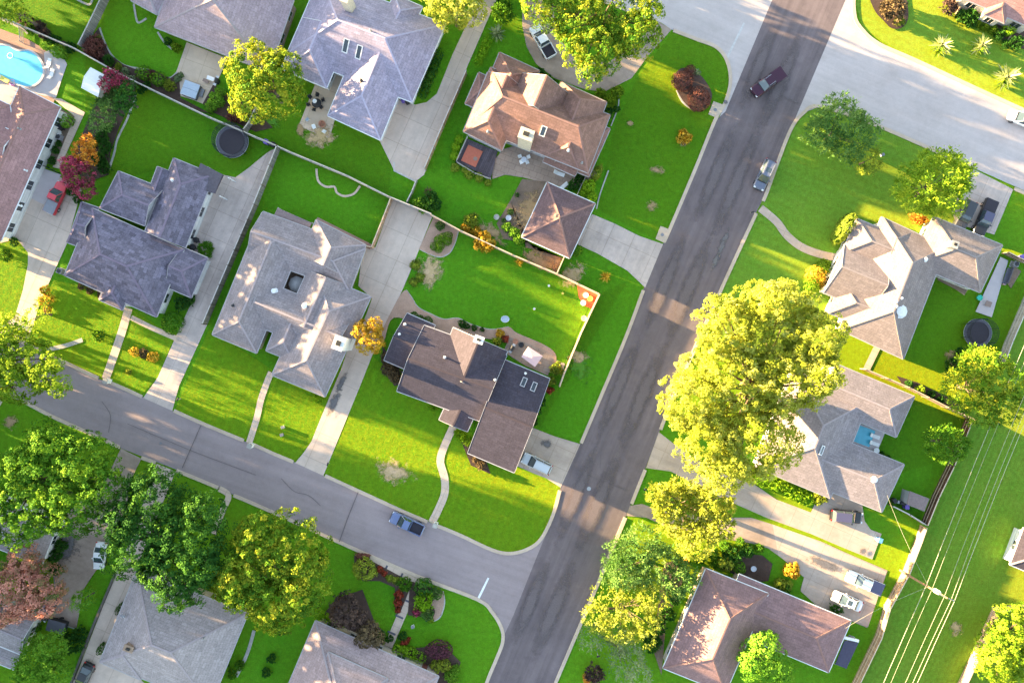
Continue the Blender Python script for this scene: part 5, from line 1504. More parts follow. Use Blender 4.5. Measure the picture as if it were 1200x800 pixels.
shrub(1114, 6, 10, 'leaf_plum', 'loose', 'dark purple shrub at the end of the top right bed')
# H9 front
shrub(988, 268, 21, 'leaf_moss', 'dome', 'long oval clipped shrub at the corner of the cream roofed house', sq=.42, rot=R(58))
shrub(956, 322, 10, 'leaf_gold', 'ball', 'round sunlit gold shrub, largest by the curved path end'); shrub(966, 312, 8, 'leaf_lime', 'ball', 'round yellow green shrub uppermost by the curved path end')
shrub(951, 335, 10, 'leaf_lime', 'ball', 'round green gold shrub lowest of the row by the curved path', sq=.8); shrub(964, 330, 6, 'leaf_gold', 'ball', 'small gold shrub against the white gable wall')
shrub(1077, 256, 11, 'leaf_orange', 'loose', 'orange brown shrub at the wall under the olive tree', sq=.5, rot=R(-15))
shrub(1036, 262, 7, 'leaf_lime', 'loose', 'yellow green shrub at the wall of the cream roofed house')
# H10
hedge([(880, 557), (910, 568), (945, 584)], 15, 1.0, 'leaf_hedge', 'long green hedge between the driveway and the U shaped house')
shrub(962, 583, 9, 'leaf_moss', 'loose', 'olive yellow shrub at the right end of the driveway hedge')
shrub(1080, 457, 7, 'leaf_lime', 'flower', 'yellow green shrub at the foot of the sunlit fence')
many([(1092, 462, 5), (1103, 468, 5), (1066, 450, 5)], 'leaf_deep', 'loose', 'dark low shrub at the foot of the sunlit fence', 'dark shrubs along the sunlit fence')
many([(1120, 430, 11), (1128, 415, 8)], 'leaf_deep', 'loose', 'dark green shrub at the edge of the golden sided bushy tree', 'dark shrubs by the bushy tree')
many([(1034, 532, 3.5), (1041, 536, 3.5), (1028, 528, 3)], 'leaf_deep', 'loose', 'small dark potted shrub at the pool patio edge', 'potted shrubs by the small pool')
# H11 bed
many([(862, 650, 10), (850, 656, 9), (876, 646, 8)], 'leaf_deep', 'loose', 'dark green shrub in the bed above the white guttered roof', 'dark shrubs above the white gutter')
many([(835, 648, 8), (842, 660, 8), (820, 652, 9)], 'leaf_green', 'loose', 'green shrub between the feathery trees and the violet roof', 'green shrubs at the roof corner')
shrub(850, 661, 10, 'leaf_moss', 'ball', 'upright olive shrub in the bed by the white guttered roof', sq=.7); shrub(868, 648, 4, 'leaf_gold', 'flower', 'tiny golden flower tuft in the dark bed')
shrub(866, 665, 7, 'leaf_green', 'ball', 'round green shrub at the lower edge of the slate patio bed')
shrub(805, 658, 4, 'leaf_orange', 'flower', 'small orange flower cluster by the violet roof corner')
many([(770, 735, 12), (782, 720, 10), (765, 755, 11), (790, 700, 9)], 'leaf_deep', 'loose', 'dark green shrub in the shade left of the violet roof', 'dark shrubs left of the violet roof')
many([(850, 640, 7), (890, 643, 6), (868, 636, 6)], 'leaf_green', 'loose', 'low green shrub on the grass strip edge under the brown drive', 'low shrubs under the brown drive')
shrub(697, 790, 12, 'leaf_plum', 'loose', 'dark brown red shrub at the bottom beside the road'); shrub(688, 796, 6, 'leaf_orange', 'flower', 'orange flower tuft beside the dark brown red shrub')
# H14 garden
hedge([(467, 760), (480, 764), (491, 769)], 15, 1.1, 'leaf_hedge', 'bright green clipped hedge against the bottom house wall', seed=41)
hedge([(374, 717), (388, 728), (398, 735)], 13, 1.2, 'leaf_hedge', 'green clipped hedge under the broccoli like tree', seed=42)
shrub(514, 761, 15, 'leaf_purple', 'dome', 'wide clipped purple shrub beside the bright green hedge', sq=.62, rot=R(-10))
many([(511, 780, 7), (521, 780, 7)], 'leaf_moss', 'ball', 'olive brown rounded shrub below the clipped purple one', 'olive shrubs below the purple one')
many([(528, 792, 8), (534, 784, 6), (531, 798, 7)], 'leaf_bright', 'loose', 'bright green leafy shrub at the bottom, right of the olive shrubs', 'bright shrubs at the bottom')
shrub(428, 667, 14, 'leaf_moss', 'ball', 'oval feathery green shrub at the left end of the garden walk', sq=.8, rot=R(-25)); shrub(424, 653, 9, 'leaf_redbrown', 'flower', 'reddish brown low plant beside the kerb garden walk', sq=.6)
many([(445, 668, 5), (450, 672, 4)], 'leaf_red', 'flower', 'red flower clump under the kerb walk', 'red flowers under the kerb walk')
many([(456, 678, 5), (463, 680, 5)], 'leaf_moss', 'flower', 'olive ground plant under the kerb walk', 'olive plants under the kerb walk')
shrub(474, 684, 9, 'leaf_green', 'loose', 'green shrub at the corner where the garden walk turns'); 
many([(467, 697, 6), (466, 706, 6), (466, 715, 4)], 'leaf_red', 'flower', 'rusty red low plant left of the garden walk', 'rusty plants left of the walk')
shrub(496, 688, 10, 'leaf_deep', 'ball', 'very dark green round shrub right of the walk corner'); shrub(497, 704, 12, 'leaf_hedge', 'loose', 'bright lime green shrub right of the garden walk')
shrub(511, 696, 8, 'leaf_feather', 'loose', 'grey green shrub beside the gravel garden bed'); shrub(488, 718, 6, 'leaf_pink', 'flower', 'crimson flower clump right of the garden walk')
shrub(501, 720, 8, 'leaf_feather', 'loose', 'grey green shrub at the lower tip of the gravel bed'); shrub(505, 727, 4, 'leaf_lime', 'flower', 'tiny yellow green flowers at the lower tip of the gravel bed')
shrub(475, 752, 7, 'leaf_red', 'flower', 'coral red flower clump at the end of the green hedge', sq=.6); shrub(472, 746, 6, 'leaf_deep', 'loose', 'small dark shrub beside the coral red flowers')
many([(447, 745, 6), (456, 748, 5)], 'leaf_deep', 'loose', 'dark shrub between the brown tree and the walk end', 'dark shrubs at the walk end')
shrub(367, 665, 9, 'leaf_green', 'loose', 'green shrub half under the broccoli like tree')
# H5
shrub(201, 378, 12, 'leaf_green', 'dome', 'round green clipped shrub beside the curb drive'); many([(212, 357, 9), (222, 352, 7)], 'leaf_deep', 'loose', 'dark green shrub at the corner of the mottled roof', 'dark shrubs at the mottled roof corner')
shrub(238, 292, 10, 'leaf_green', 'loose', 'green ground planting in the drive island', hz=.4)
many([(180, 368, 3.5), (172, 365, 3.5), (165, 360, 3)], 'leaf_brown', 'loose', 'small brown plant at the front wall of the mottled roofed house', 'small plants at the front wall')
many([(95, 335, 5), (105, 340, 5), (118, 345, 5)], 'leaf_brown', 'loose', 'brown foundation plant under the mottled lavender roof', 'foundation plants')
shrub(158, 412, 6, 'leaf_gold', 'ball', 'small gold shrub, left of the pair on the front lawn', sq=.9); shrub(179, 418, 6, 'leaf_gold', 'ball', 'small gold shrub, right of the pair on the front lawn')
shrub(168, 414, 6, 'leaf_brown', 'loose', 'brown low shrub between the small gold pair'); shrub(150, 436, 4, 'leaf_moss', 'loose', 'tiny tuft on the lit front lawn')
many([(52, 340, 6), (57, 350, 6), (55, 362, 5), (48, 352, 5)], 'leaf_gold', 'loose', 'straggly golden shrub along the edge of the left drive', 'golden shrubs along the left drive')
shrub(115, 393, 8, 'leaf_green', 'loose', 'small green tree ring shrub left of the front walk')
shrub(5, 300, 8, 'leaf_green', 'loose', 'dark green shrub on the lawn patch at the left edge'); shrub(16, 283, 6, 'leaf_deep', 'loose', 'small dark shrub at the wall end by the left lawn patch')
# H6 / yards
many([(478, 310, 0)], 'leaf_green', 'loose', '', '') if False else None
many([(513, 281, 5), (519, 279, 5), (525, 277, 5), (515, 288, 5), (524, 283, 5), (508, 289, 4.5), (514, 292, 4)], 'leaf_green', 'ball', 'small round green plant in the gravel triangle by the long drive', 'plants in the gravel triangle')
shrub(516, 264, 6, 'leaf_feather', 'loose', 'grey green sprig at the top of the gravel triangle')
many([(486, 310, 7), (492, 325, 6), (484, 330, 6)], 'leaf_moss', 'flower', 'weedy green tuft at the bare soil patch', 'weedy tufts at the bare patch')
many([(490, 238, 8), (496, 245, 6)], 'leaf_bright', 'loose', 'bright green shrub in the corner by the grey stone wall', 'bright shrubs by the stone wall')
shrub(505, 236, 12, 'leaf_deep', 'loose', 'dark green shrub below the dead branches by the fence'); shrub(502, 225, 8, 'leaf_brown', 'spike', 'dead brown branches on the lawn by the fence', name='dead_branches')
many([(324, 401, 5), (372, 467, 6)], 'leaf_hedge', 'loose', 'small bright shrub at the front wall of the courtyard house', 'small shrubs at the courtyard house front')
many([(485, 369, 4), (492, 373, 4), (501, 376, 5)], 'leaf_deep', 'ball', 'small dark shrub behind the charcoal roof, on the gravel path', 'small shrubs on the gravel path')
many([(541, 379, 5), (547, 382, 4), (556, 384, 4), (565, 386, 3)], 'leaf_deep', 'loose', 'small dark plant along the gravel path near the cream gable', 'plants near the cream gable')
shrub(586, 391, 6, 'leaf_gold', 'flower', 'golden flowers beside the charcoal house back corner'); shrub(592, 397, 5, 'leaf_red', 'flower', 'red flowers beside the charcoal house back corner'); shrub(583, 400, 6, 'leaf_moss', 'loose', 'olive plant below the golden flowers')
many([(652, 432, 8), (646, 446, 6)], 'leaf_moss', 'loose', 'olive shrub at the end of the yard fence', 'olive shrubs at the fence end'); shrub(644, 457, 6, 'leaf_red', 'flower', 'rusty red shrub at the corner of the garage roof', sq=.8)
many([(634, 470, 7), (629, 480, 7), (625, 493, 6)], 'leaf_deep', 'loose', 'dark shrub along the side of the charcoal garage', 'dark shrubs along the garage side')
many([(455, 432, 9), (462, 440, 9), (452, 420, 7)], 'leaf_brown', 'loose', 'brown shrub at the left wall of the charcoal house', 'brown shrubs at the left wall')
shrub(548, 518, 5, 'leaf_lime', 'ball', 'round lime shrub between the two charcoal roofs'); many([(541, 512, 6), (536, 508, 5)], 'leaf_hedge', 'loose', 'low green shrub at the curved walk top', 'low shrubs at the curved walk top')
many([(563, 545, 6), (557, 538, 4)], 'leaf_brown', 'loose', 'brown flowering plant at the front of the charcoal garage', 'brown plants at the garage front'); shrub(506, 478, 4, 'leaf_hedge', 'loose', 'tiny green shrub at the charcoal front wall')
shrub(676, 293, 6, 'leaf_green', 'ball', 'round green shrub at the pyramid garage corner')
many([(690, 218, 8), (694, 230, 6), (682, 226, 5)], 'leaf_hedge', 'ball', 'clipped green shrub above the pyramid garage', 'clipped shrubs above the garage'); shrub(700, 202, 10, 'leaf_moss', 'ball', 'long olive shrub by the bay roof', sq=.5, rot=R(60)); 
many([(672, 216, 7), (680, 208, 6)], 'leaf_deep', 'loose', 'dark shrub in the corner between patio and garage', 'dark shrubs between patio and garage')
many([(602, 272, 7), (594, 266, 6), (608, 280, 7)], 'leaf_bright', 'loose', 'bright green plant in the bare garden bed', 'bright plants in the bare bed')
many([(598, 248, 4), (606, 228, 3), (590, 258, 3)], 'leaf_feather', 'loose', 'small grey green plant in the bare garden bed', 'grey plants in the bare bed')
many([(533, 196, 5), (545, 199, 4), (550, 205, 5), (562, 208, 5), (572, 214, 4)], 'leaf_moss', 'ball', 'small olive shrub in the row under the dark deck', 'olive shrubs under the deck')
many([(538, 163, 5), (534, 172, 5), (532, 183, 5)], 'leaf_hedge', 'ball', 'small green shrub in the row left of the dark deck', 'green shrubs left of the deck')
many([(704, 110, 7), (715, 118, 9), (724, 108, 8)], 'leaf_lime', 'loose', 'yellow green shrub in the bed by the curved drive', 'yellow green shrubs by the curved drive')
many([(712, 132, 7), (708, 142, 7), (722, 128, 5)], 'leaf_deep', 'loose', 'dark shrub in the bed right of the brown gables', 'dark shrubs right of the brown gables')
many([(638, 92, 8), (648, 98, 7), (632, 84, 6)], 'leaf_deep', 'loose', 'dark shrub between the brown gables and the curved drive', 'dark shrubs at the brown gables')
# H3 side / top
hedge([(515, 65), (505, 90), (496, 112)], 10, 1.2, 'leaf_deep', 'dark hedge along the right wall of the lavender house', seed=43)
shrub(589, 14, 14, 'leaf_green', 'loose', 'green shrub at the top edge right of the long drive'); shrub(582, 37, 12, 'leaf_silver', 'spike', 'pale spiky shrub below the green one at the top')
hedge([(560, 75), (566, 62), (572, 50)], 9, 1.0, 'leaf_hedge', 'green hedge strip left of the brown gables', seed=44)
# H2 / H1 beds
many([(168, 86, 8), (185, 93, 8)], 'leaf_green', 'ball', 'round green shrub in the bed along the back fence, left of the hot tub', 'round shrubs left of the hot tub'); shrub(175, 88, 6, 'leaf_redbrown', 'loose', 'reddish shrub between the round green pair')
shrub(198, 100, 7, 'leaf_moss', 'loose', 'olive shrub close to the hot tub'); many([(207, 92, 5), (211, 88, 4)], 'leaf_silver', 'flower', 'pale flowering plant at the patio corner', 'pale flowers at the patio corner')
many([(252, 118, 10), (258, 108, 7), (246, 125, 7)], 'leaf_bright', 'loose', 'bright leafy shrub below the barbecue', 'bright shrubs below the barbecue'); shrub(276, 132, 11, 'leaf_redbrown', 'loose', 'reddish brown shrub under the round tree')
shrub(110, 55, 12, 'leaf_redbrown', 'loose', 'reddish brown shrub at the end of the grey fence', sq=1.1); shrub(127, 70, 7, 'leaf_deep', 'loose', 'dark shrub in the stone edged bed tip'); shrub(138, 78, 5, 'leaf_moss', 'loose', 'olive shrub at the tip of the stone edged bed')
shrub(114, 46, 5, 'leaf_moss', 'loose', 'small olive shrub above the reddish brown one')
shrub(206, 55, 6, 'leaf_lime', 'loose', 'yellow green shrub at the lavender grey wall'); shrub(196, 48, 5, 'leaf_deep', 'loose', 'dark shrub at the lavender grey wall')
many([(54, 53, 6), (68, 60, 8), (74, 64, 5)], 'leaf_bright', 'ball', 'bright green shrub on the fence by the pool deck', 'bright shrubs by the pool deck'); many([(25, 20, 7), (34, 24, 6), (45, 30, 7), (52, 40, 8)], 'leaf_plum', 'loose', 'dark purple shrub behind the pool fence', 'purple shrubs behind the pool fence')
shrub(37, 32, 7, 'leaf_green', 'loose', 'green shrub among the purple ones behind the pool fence'); many([(58, 46, 7), (66, 48, 6), (82, 55, 7)], 'leaf_deep', 'loose', 'dark green shrub behind the pool fence', 'dark shrubs behind the pool fence')
shrub(77, 142, 8, 'leaf_bright', 'ball', 'bright round shrub in the bed beside the pool house wall'); many([(64, 176, 5), (60, 188, 5), (68, 168, 4)], 'leaf_deep', 'loose', 'dark plant in the narrow bed by the pool house wall', 'dark plants by the pool house wall')
many([(118, 118, 8), (126, 112, 7), (136, 106, 8)], 'leaf_feather', 'loose', 'grey green shrub in the long bed right of the white shed', 'grey shrubs in the long bed'); many([(118, 160, 8), (122, 172, 8), (116, 186, 9), (124, 150, 7), (122, 196, 8)], 'leaf_deep', 'loose', 'dark shrub along the back lawn edge of the long bed', 'dark shrubs in the long bed')
many([(152, 95, 7), (146, 84, 5)], 'leaf_silver', 'loose', 'pale shrub at the top of the long bed', 'pale shrubs in the long bed'); shrub(108, 168, 6, 'leaf_gold', 'flower', 'golden flowers above the orange flowering tree')
many([(82, 222, 7), (92, 232, 7)], 'leaf_deep', 'loose', 'dark green shrub under the pink flowering tree', 'dark shrubs under the pink tree')
many([(165, 104, 6), (172, 100, 5)], 'leaf_deep', 'loose', 'dark shrub on the fence line at the corner of the back lawn', 'dark shrubs on the fence line')
# lower left
many([(140, 713, 7), (118, 760, 7)], 'leaf_deep', 'ball', 'dark green shrub at the wall of the bottom left house', 'dark shrubs at the bottom left wall', sq=.5, rot=R(65)); many([(85, 755, 12), (92, 742, 9), (74, 745, 7)], 'leaf_deep', 'loose', 'dark shrub beside the black trailer', 'dark shrubs by the trailer')
many([(70, 640, 8), (62, 652, 9), (64, 668, 8)], 'leaf_deep', 'loose', 'dark shrub between autumn tree and brown drive', 'dark shrubs by the autumn tree'); many([(30, 745, 8), (40, 735, 7), (38, 752, 6)], 'leaf_green', 'loose', 'green shrub at the pale blue roof corner', 'green shrubs at the pale blue roof'); 
many([(262, 778, 6), (272, 790, 6), (280, 780, 6)], 'leaf_green', 'loose', 'green shrub along the wall between the bottom houses', 'shrubs between the bottom houses')
many([(318, 772, 6), (312, 788, 6), (330, 740, 5)], 'leaf_deep', 'loose', 'dark shrub at the left wall of the bottom house', 'dark shrubs at the bottom house')
# ------------------------------------------------------------------ vehicles
vehicle('parked_pickup', 'white pickup with dark bed, half under the spreading tree on the curved drive', 'pickup', 636, 49, (-.50, -.87), 'pickup', 'paint_white', 5.6, 1.95, bed='mat_dark')
vehicle('moving_pickup', 'maroon pickup driving on the dark road near the top', 'pickup', 900, 97, (-.81, .58), 'pickup', 'paint_maroon', 5.7, 1.98, cover='paint_maroon', rack=True)
vehicle('parked_car', 'blue grey estate car with sunroof parked at the kerb of the dark road', 'car', 896, 205, (-.42, .91), 'suv', 'paint_slate', 4.9, 1.9, sunroof=True, rack=True)
vehicle('parked_car', 'dark car with bluish glass beside the black pickup by the cream house', 'car', 1131, 252, (-.42, .91), 'suv', 'paint_charcoal', 4.8, 1.88)
vehicle('parked_pickup', 'black pickup, right of the dark car on the grey drive', 'pickup', 1154, 255, (-.38, .92), 'pickup', 'paint_black', 5.8, 2.0, cover='mat_dark', roofm='paint_lilac')
vehicle('parked_car', 'white car on the wide concrete street at the right edge', 'car', 1199, 140, (-.92, -.38), 'sedan', 'paint_white', 4.7, 1.85, sunroof=True)
vehicle('parked_car', 'silver white estate car on the charcoal house driveway', 'car', 629, 543, (-.90, -.43), 'suv', 'paint_silver', 4.8, 1.88, rack=True)
vehicle('parked_pickup', 'silver blue pickup with a black bed, parked on the grey side street', 'pickup', 477, 613, (-.90, -.42), 'pickup', 'paint_blue_silver', 5.4, 1.9, bed='mat_dark')
vehicle('parked_car', 'dark estate car with lilac roof on the U shaped house driveway', 'car', 992, 605, (.99, .10), 'suv', 'paint_black', 4.9, 1.9, roofm='paint_lilac')
vehicle('parked_pickup', 'white pickup with violet bed cover on the tan parking apron', 'pickup', 1013, 682, (-.90, -.38), 'pickup', 'paint_white', 5.8, 1.98, cover='paint_lilac')
vehicle('parked_car', 'white saloon with dark sunroof, below the white pickup on the apron', 'car', 993, 704, (-.91, -.38), 'sedan', 'paint_white', 4.8, 1.85, sunroof=True)
vehicle('parked_pickup', 'red pickup with grey bed cover beside the pink flowering tree', 'pickup', 66, 232, (.42, -.90), 'pickup', 'paint_red', 5.2, 1.9, cover='grey_plastic')
vehicle('parked_car', 'small white car at the edge of the dark green tree on the brown drive', 'car', 117, 651, (-.12, .98), 'sedan', 'paint_white', 4.2, 1.75)
vehicle('parked_car', 'black car on the pale drive at the bottom edge', 'car', 98, 793, (-.42, .90), 'sedan', 'paint_black', 4.6, 1.85)
vehicle('parked_car', 'dark car half hidden by shrubs below the autumn tree', 'car', 56, 712, (-.5, .85), 'sedan', 'paint_charcoal', 4.3, 1.8, roofm='paint_slate')
# black trailer
tr_ = thing('trailer', 'black covered utility trailer near the bottom left shrubs', 'trailer', tuple(P(67, 733, 0)), None)
p = P(67, 733, 1.0)
MB().box((p.x, p.y, .85), (2.7, 1.7, .9), R(-15)).build('body', 'black_plastic', tr_, bevel=.05)
MB().box((p.x, p.y, 1.34), (2.8, 1.8, .08), R(-15)).build('lid', 'pad_grey', tr_, bevel=.03)
for sg in (-1, 1):
    q = p + Vector((math.cos(R(75)) * .95 * sg, math.sin(R(75)) * .95 * sg, 0)); MB().tube([(q.x, q.y - .08, .32), (q.x, q.y + .08, .32)], .32, 16).build('wheel', 'rubber', tr_)
MB().bar((p.x + 1.3, p.y - .3, .5), (p.x + 2.4, p.y - .6, .5), .1, .1).build('tow_bar', 'steel', tr_)

# ------------------------------------------------------------------ fences
fence('long weathered fence behind the back lawns, from the pool yard to the long drive', [(-30, 10), (20, 30), (95, 62), (150, 93), (250, 141), (325, 173), (345, 182), (410, 209), (458, 233), (507, 253)], 'fence_grey')
fence('tan topped yard fence from the long drive to the red mulch corner', [(507, 254), (540, 272), (600, 300), (652, 322), (700, 345)], 'fence_tan', 'post_tan', 'rail_tan')
fence('tan yard fence along the dark road lawn, below the red mulch corner', [(701, 346), (680, 390), (660, 438), (655, 452)], 'fence_tan', 'post_tan', 'rail_tan')
fence('short tan fence joining the yard fence to the pyramid garage', [(661, 301), (652, 321)], 'fence_tan', 'post_tan', 'rail_tan')
fence('tan fence between a back lawn and the long concrete drive', [(460, 235), (450, 261), (438, 291), (430, 290)], 'fence_tan', 'post_tan', 'rail_tan')
fence('dark fence along the right side of the curb drive', [(329, 174), (302, 242), (272, 312), (243, 380)], 'fence_grey', 'post_dark', 'rail_grey')
fence('brown fence left of the house with many gables', [(547, 88), (520, 150), (499, 200)], 'fence_tan', 'post_grey', 'rail_grey')
fence('grey plank fence at the top left, weathered pale', [(132, -8), (118, 22), (100, 58)], 'fence_grey', 'post_grey', 'rail_grey')
fence('tall dark brown fence behind the pool courtyard lawn', [(1131, 490), (1110, 543), (1092, 580), (1079, 612)], 'fence_brown', 'post_dark', 'rail_tan')
fence('sunlit tan fence along the grass wayleave, lower right', [(1078, 615), (1072, 632), (1058, 668), (1036, 708), (1026, 742), (998, 800), (985, 830)], 'fence_tan', 'post_tan', 'rail_tan')
fence('gold lit fence between the cream house and the U shaped house', [(1008, 432), (1058, 453), (1103, 476), (1133, 490)], 'fence_brown', 'post_tan', 'rail_tan')
fence('pale slatted fence at the right edge by the trampoline', [(1205, 335), (1190, 370), (1177, 400), (1168, 424)], 'fence_pale', 'post_grey', 'rail_grey')
fence('tan fence around the lime tree at the bottom right', [(1230, 704), (1200, 707), (1163, 711), (1150, 740), (1122, 800), (1110, 826)], 'fence_tan', 'post_tan', 'rail_tan')
fence('short brown fence behind the cream house patio', [(1174, 297), (1188, 304), (1205, 311)], 'fence_brown', 'post_tan', 'rail_tan', h=1.5)
fence('small dark fence below the shed at the pool courtyard lawn', [(1040, 590), (1060, 600), (1079, 612)], 'fence_brown', 'post_dark', 'rail_grey', h=1.5)
fence('grey stone wall stub at the end of the top concrete drive', [(489, 213), (484, 226), (478, 238)], 'fence_pale', 'post_grey', 'rail_grey', h=1.2, name='garden_wall', cat='wall')
fence('short grey fence under the round tree behind the trampoline', [(304, 130), (296, 147), (290, 155)], 'fence_grey', 'post_grey', 'rail_grey', h=1.6)
slim_fence('wooden trellis railing between the patio and the pyramid garage', [(687, 206), (681, 218), (676, 229)])
slim_fence('pale railing round the dark deck of the gabled house', [(548, 162), (535, 191), (556, 204), (575, 211)], h=1.0)
slim_fence('low white railing round the pool yard at the left', [(28, 36), (29, 52)], h=1.1, m='post_grey')
slim_fence('thin dark railing by the concrete parking at the left edge', [(44, 192), (58, 197), (70, 203)], h=1.2, m='net_black')
for q, l in ((((1120, 17), (1128, 4)), 'white board edging left of the top right house'), (((1179, 51), (1190, 32)), 'white board edging right of the top right house')):
    w0, w1 = P(*q[0], .2), P(*q[1], .2); tag(MB().bar(w0, w1, .15, .4).build('garden_border', 'rail_tan'), l, 'garden border')

# ------------------------------------------------------------------ pools
def pool(label, pts, z, T=ID, curve=True, rim='white_trim'):
    pts = [T(*q) for q in pts]
    if curve: pts = smooth_line(pts, True, 6)
    w = [P(x, y, 0) for x, y in pts]
    r = thing('swimming_pool', label, 'pool', tuple(sum(w, Vector()) / len(w)))
    b = MB(); b.face([(q.x, q.y, z) for q in w]); o = b.build('water', 'pool_water', r)
    if o.data.polygons[0].normal.z < 0: o.data.flip_normals()
    c = MB(); n = len(w); cen = sum(w, Vector()) / n
    for i in range(n):
        a, d = w[i], w[(i + 1) % n]
        oa, od = a + (a - cen).normalized() * .32, d + (d - cen).normalized() * .32
        c.face([(a.x, a.y, z + .05), (d.x, d.y, z + .05), (od.x, od.y, z + .05), (oa.x, oa.y, z + .05)])
        c.face([(a.x, a.y, z + .05), (d.x, d.y, z + .05), (d.x, d.y, z - .05), (a.x, a.y, z - .05)])
        c.face([(oa.x, oa.y, z + .05), (od.x, od.y, z + .05), (od.x, od.y, 0), (oa.x, oa.y, 0)])
    c.build('coping', rim, r); return r
pool('kidney shaped blue pool at the left edge', [(-30, 60), (-8, 55), (10, 55), (22, 61), (36, 61), (47, 70), (52, 84), (47, 96), (36, 102), (24, 100), (10, 94), (-10, 92), (-30, 90)], .30, rim='pool_deck')
sheet('pool_patio', [TH(490, 425), TH(538, 312), TH(672, 366), TH(628, 475)], Z(), 'pool_deck')
pool('small square blue pool inside the U shaped house', [TH(500, 404), TH(536, 322), TH(622, 354), TH(590, 438)], .27, curve=False, rim='pool_deck')
ring_float('white ring float drifting on the kidney pool', 13, 66, .42, 'white_plastic'); ring_float('pink ring float at the lower edge of the kidney pool', 15, 97, .40, 'pink_plastic')
lf = thing('pool_float', 'yellow lilo by the lower edge of the kidney pool', 'pool float', tuple(P(5, 93, .32)))
p = P(5, 93, .4); MB().box((p.x, p.y, .42), (1.7, .7, .14), R(-28)).build('mattress', 'yellow_plastic', lf, bevel=.06); MB().box((p.x - .65, p.y + .34, .52), (.3, .65, .1), R(-28)).build('pillow', 'white_plastic', lf, bevel=.04)
lg = lounge_proto('white sun lounger on the kidney pool deck', 'white_plastic')
for i, q in enumerate(((59, 76, 80), (62, 88, 75))): place(lg, tuple(P(q[0], q[1])), R(q[2]), ['white sun lounger on the pool deck, nearer the fence', 'white sun lounger on the pool deck, nearer the house'][i])
hr = thing('pool_handrail', 'pale blue handrail at the kidney pool edge', 'handrail', tuple(P(64, 82)))
for k in (-.3, .3):
    a_ = P(63, 82); MB().tube([(a_.x + k, a_.y - .5, 0), (a_.x + k, a_.y - .4, .8), (a_.x + k, a_.y + .4, .8), (a_.x + k, a_.y + .6, .1)], .035, 6).build('rail', 'steel', hr)

# ------------------------------------------------------------------ trampolines, sheds and the like
trampoline('large round trampoline with dark net on the left back lawn', 272, 166, 19)
trampoline('round dark trampoline on the right back lawn', 1146, 390, 16.5, rim='pad_grey')
# white shed with roof vent
sh = thing('shed', 'white gabled shed on the pool yard lawn', 'shed', tuple(P(106, 96)))
q0, q1, q2, q3 = P(106, 79, 2.1), P(125, 89, 2.1), P(115, 114, 2.1), P(95, 103, 2.1)
b = MB(); mid0, mid1 = (q0 + q3) / 2 + Vector((0, 0, .45)), (q1 + q2) / 2 + Vector((0, 0, .45))
b.face([q3, q2, mid1, mid0]); b.face([q1, q0, mid0, mid1]); b.face([q0, q3, mid0]); b.face([q2, q1, mid1]); b.build('roof', 'canvas_white', sh)
b = MB(); cen = (q0 + q2) / 2
wq = [cen + (v - cen) * .94 for v in (q0, q1, q2, q3)]
b.prism([(v.x, v.y) for v in wq], 0, 2.08); b.build('wall', 'siding_white', sh)
vq = q1 * .62 + cen * .38; MB().lathe((vq.x, vq.y, 2.35), [(.26, 0), (.26, .22), (.02, .3)], 14).build('roof_vent', 'grey_plastic', sh)
dq = (wq[2] + wq[3]) / 2; e_ = (wq[2] - wq[3]).normalized(); MB().box((dq.x, dq.y, .95), (1.3, .08, 1.8), math.atan2(e_.y, e_.x)).build('door', 'white_plastic', sh)
# hot tub
ht = thing('hot_tub', 'blue grey covered hot tub on the top patio by the fence', 'hot tub', tuple(P(222, 107)))
p = P(223, 105, .9); MB().box((p.x, p.y, .42), (2.35, 2.25, .84), R(-20)).build('cabinet', 'tub_side', ht, bevel=.05)
for k in (-1, 1): MB().box((p.x + math.sin(R(20)) * .58 * k, p.y + math.cos(R(20)) * .58 * k, .92), (2.5, 1.14, .14), R(-20)).build('cover', 'tub_cover', ht, bevel=.04)
MB().box((p.x + 1.5, p.y - .3, .2), (.6, 1.3, .4), R(-20)).build('step', 'grey_plastic', ht, bevel=.03)
gp = grill_proto('black barbecue with side shelves on the top patio'); place(gp, tuple(P(256, 97)), R(70)); place(gp, tuple(P(600, 408)), R(60), 'black barbecue on the patio behind the charcoal house'); place(gp, tuple(P(1054, 588)), R(-20), 'black barbecue in the clutter beside the grey shed')
table('white side table beside the black barbecue', 247, 92, (1.3, .6), 'white_plastic', R(-20))
table('brown bench by the hot tub patio table', 241, 95, (.5, 1.0), 'brown_trim', R(60), h=.45, name='bench', cat='bench')
# H3 patio
table('round dark patio table with a white bowl, on the lavender house patio', 371, 121, (1.5, 1.5), 'dark_fabric', roundt=True)
ch = chair_proto('patio_chair', 'dark patio chair round the dark table', 'dark_fabric')
for k in range(6):
    a = k * math.pi / 3 + .3; p = P(371, 121)
    place(ch, (p.x + math.cos(a) * 1.15, p.y + math.sin(a) * 1.15, 0), a + math.pi / 2, 'dark patio chair drawn up to the round dark table', 'chairs round the dark table')
bw = MB().lathe((0, 0, 0), [(.02, .02), (.2, .04), (.34, .16), (.31, .16), (.02, .05)], 18).build('bowl', 'white_plastic'); p = P(369, 119, .76); bw.location = p; tag(bw, 'white bowl on the round dark patio table', 'bowl')
fp = MB().lathe((0, 0, 0), [(.5, 0), (.55, .4), (.45, .4), (.40, .1), (.01, .1)], 20).build('fire_pit', 'terracotta'); fp.location = P(378, 146); tag(fp, 'round brown fire pit on the lavender house patio', 'fire pit')
ct = chair_proto('patio_chair', 'teal plastic chair', 'tub_cover'); place(ct, tuple(P(361, 141)), R(40), 'pale turquoise chair alone on the lavender house patio')
cw = chair_proto('patio_chair', 'white chair', 'canvas_white')
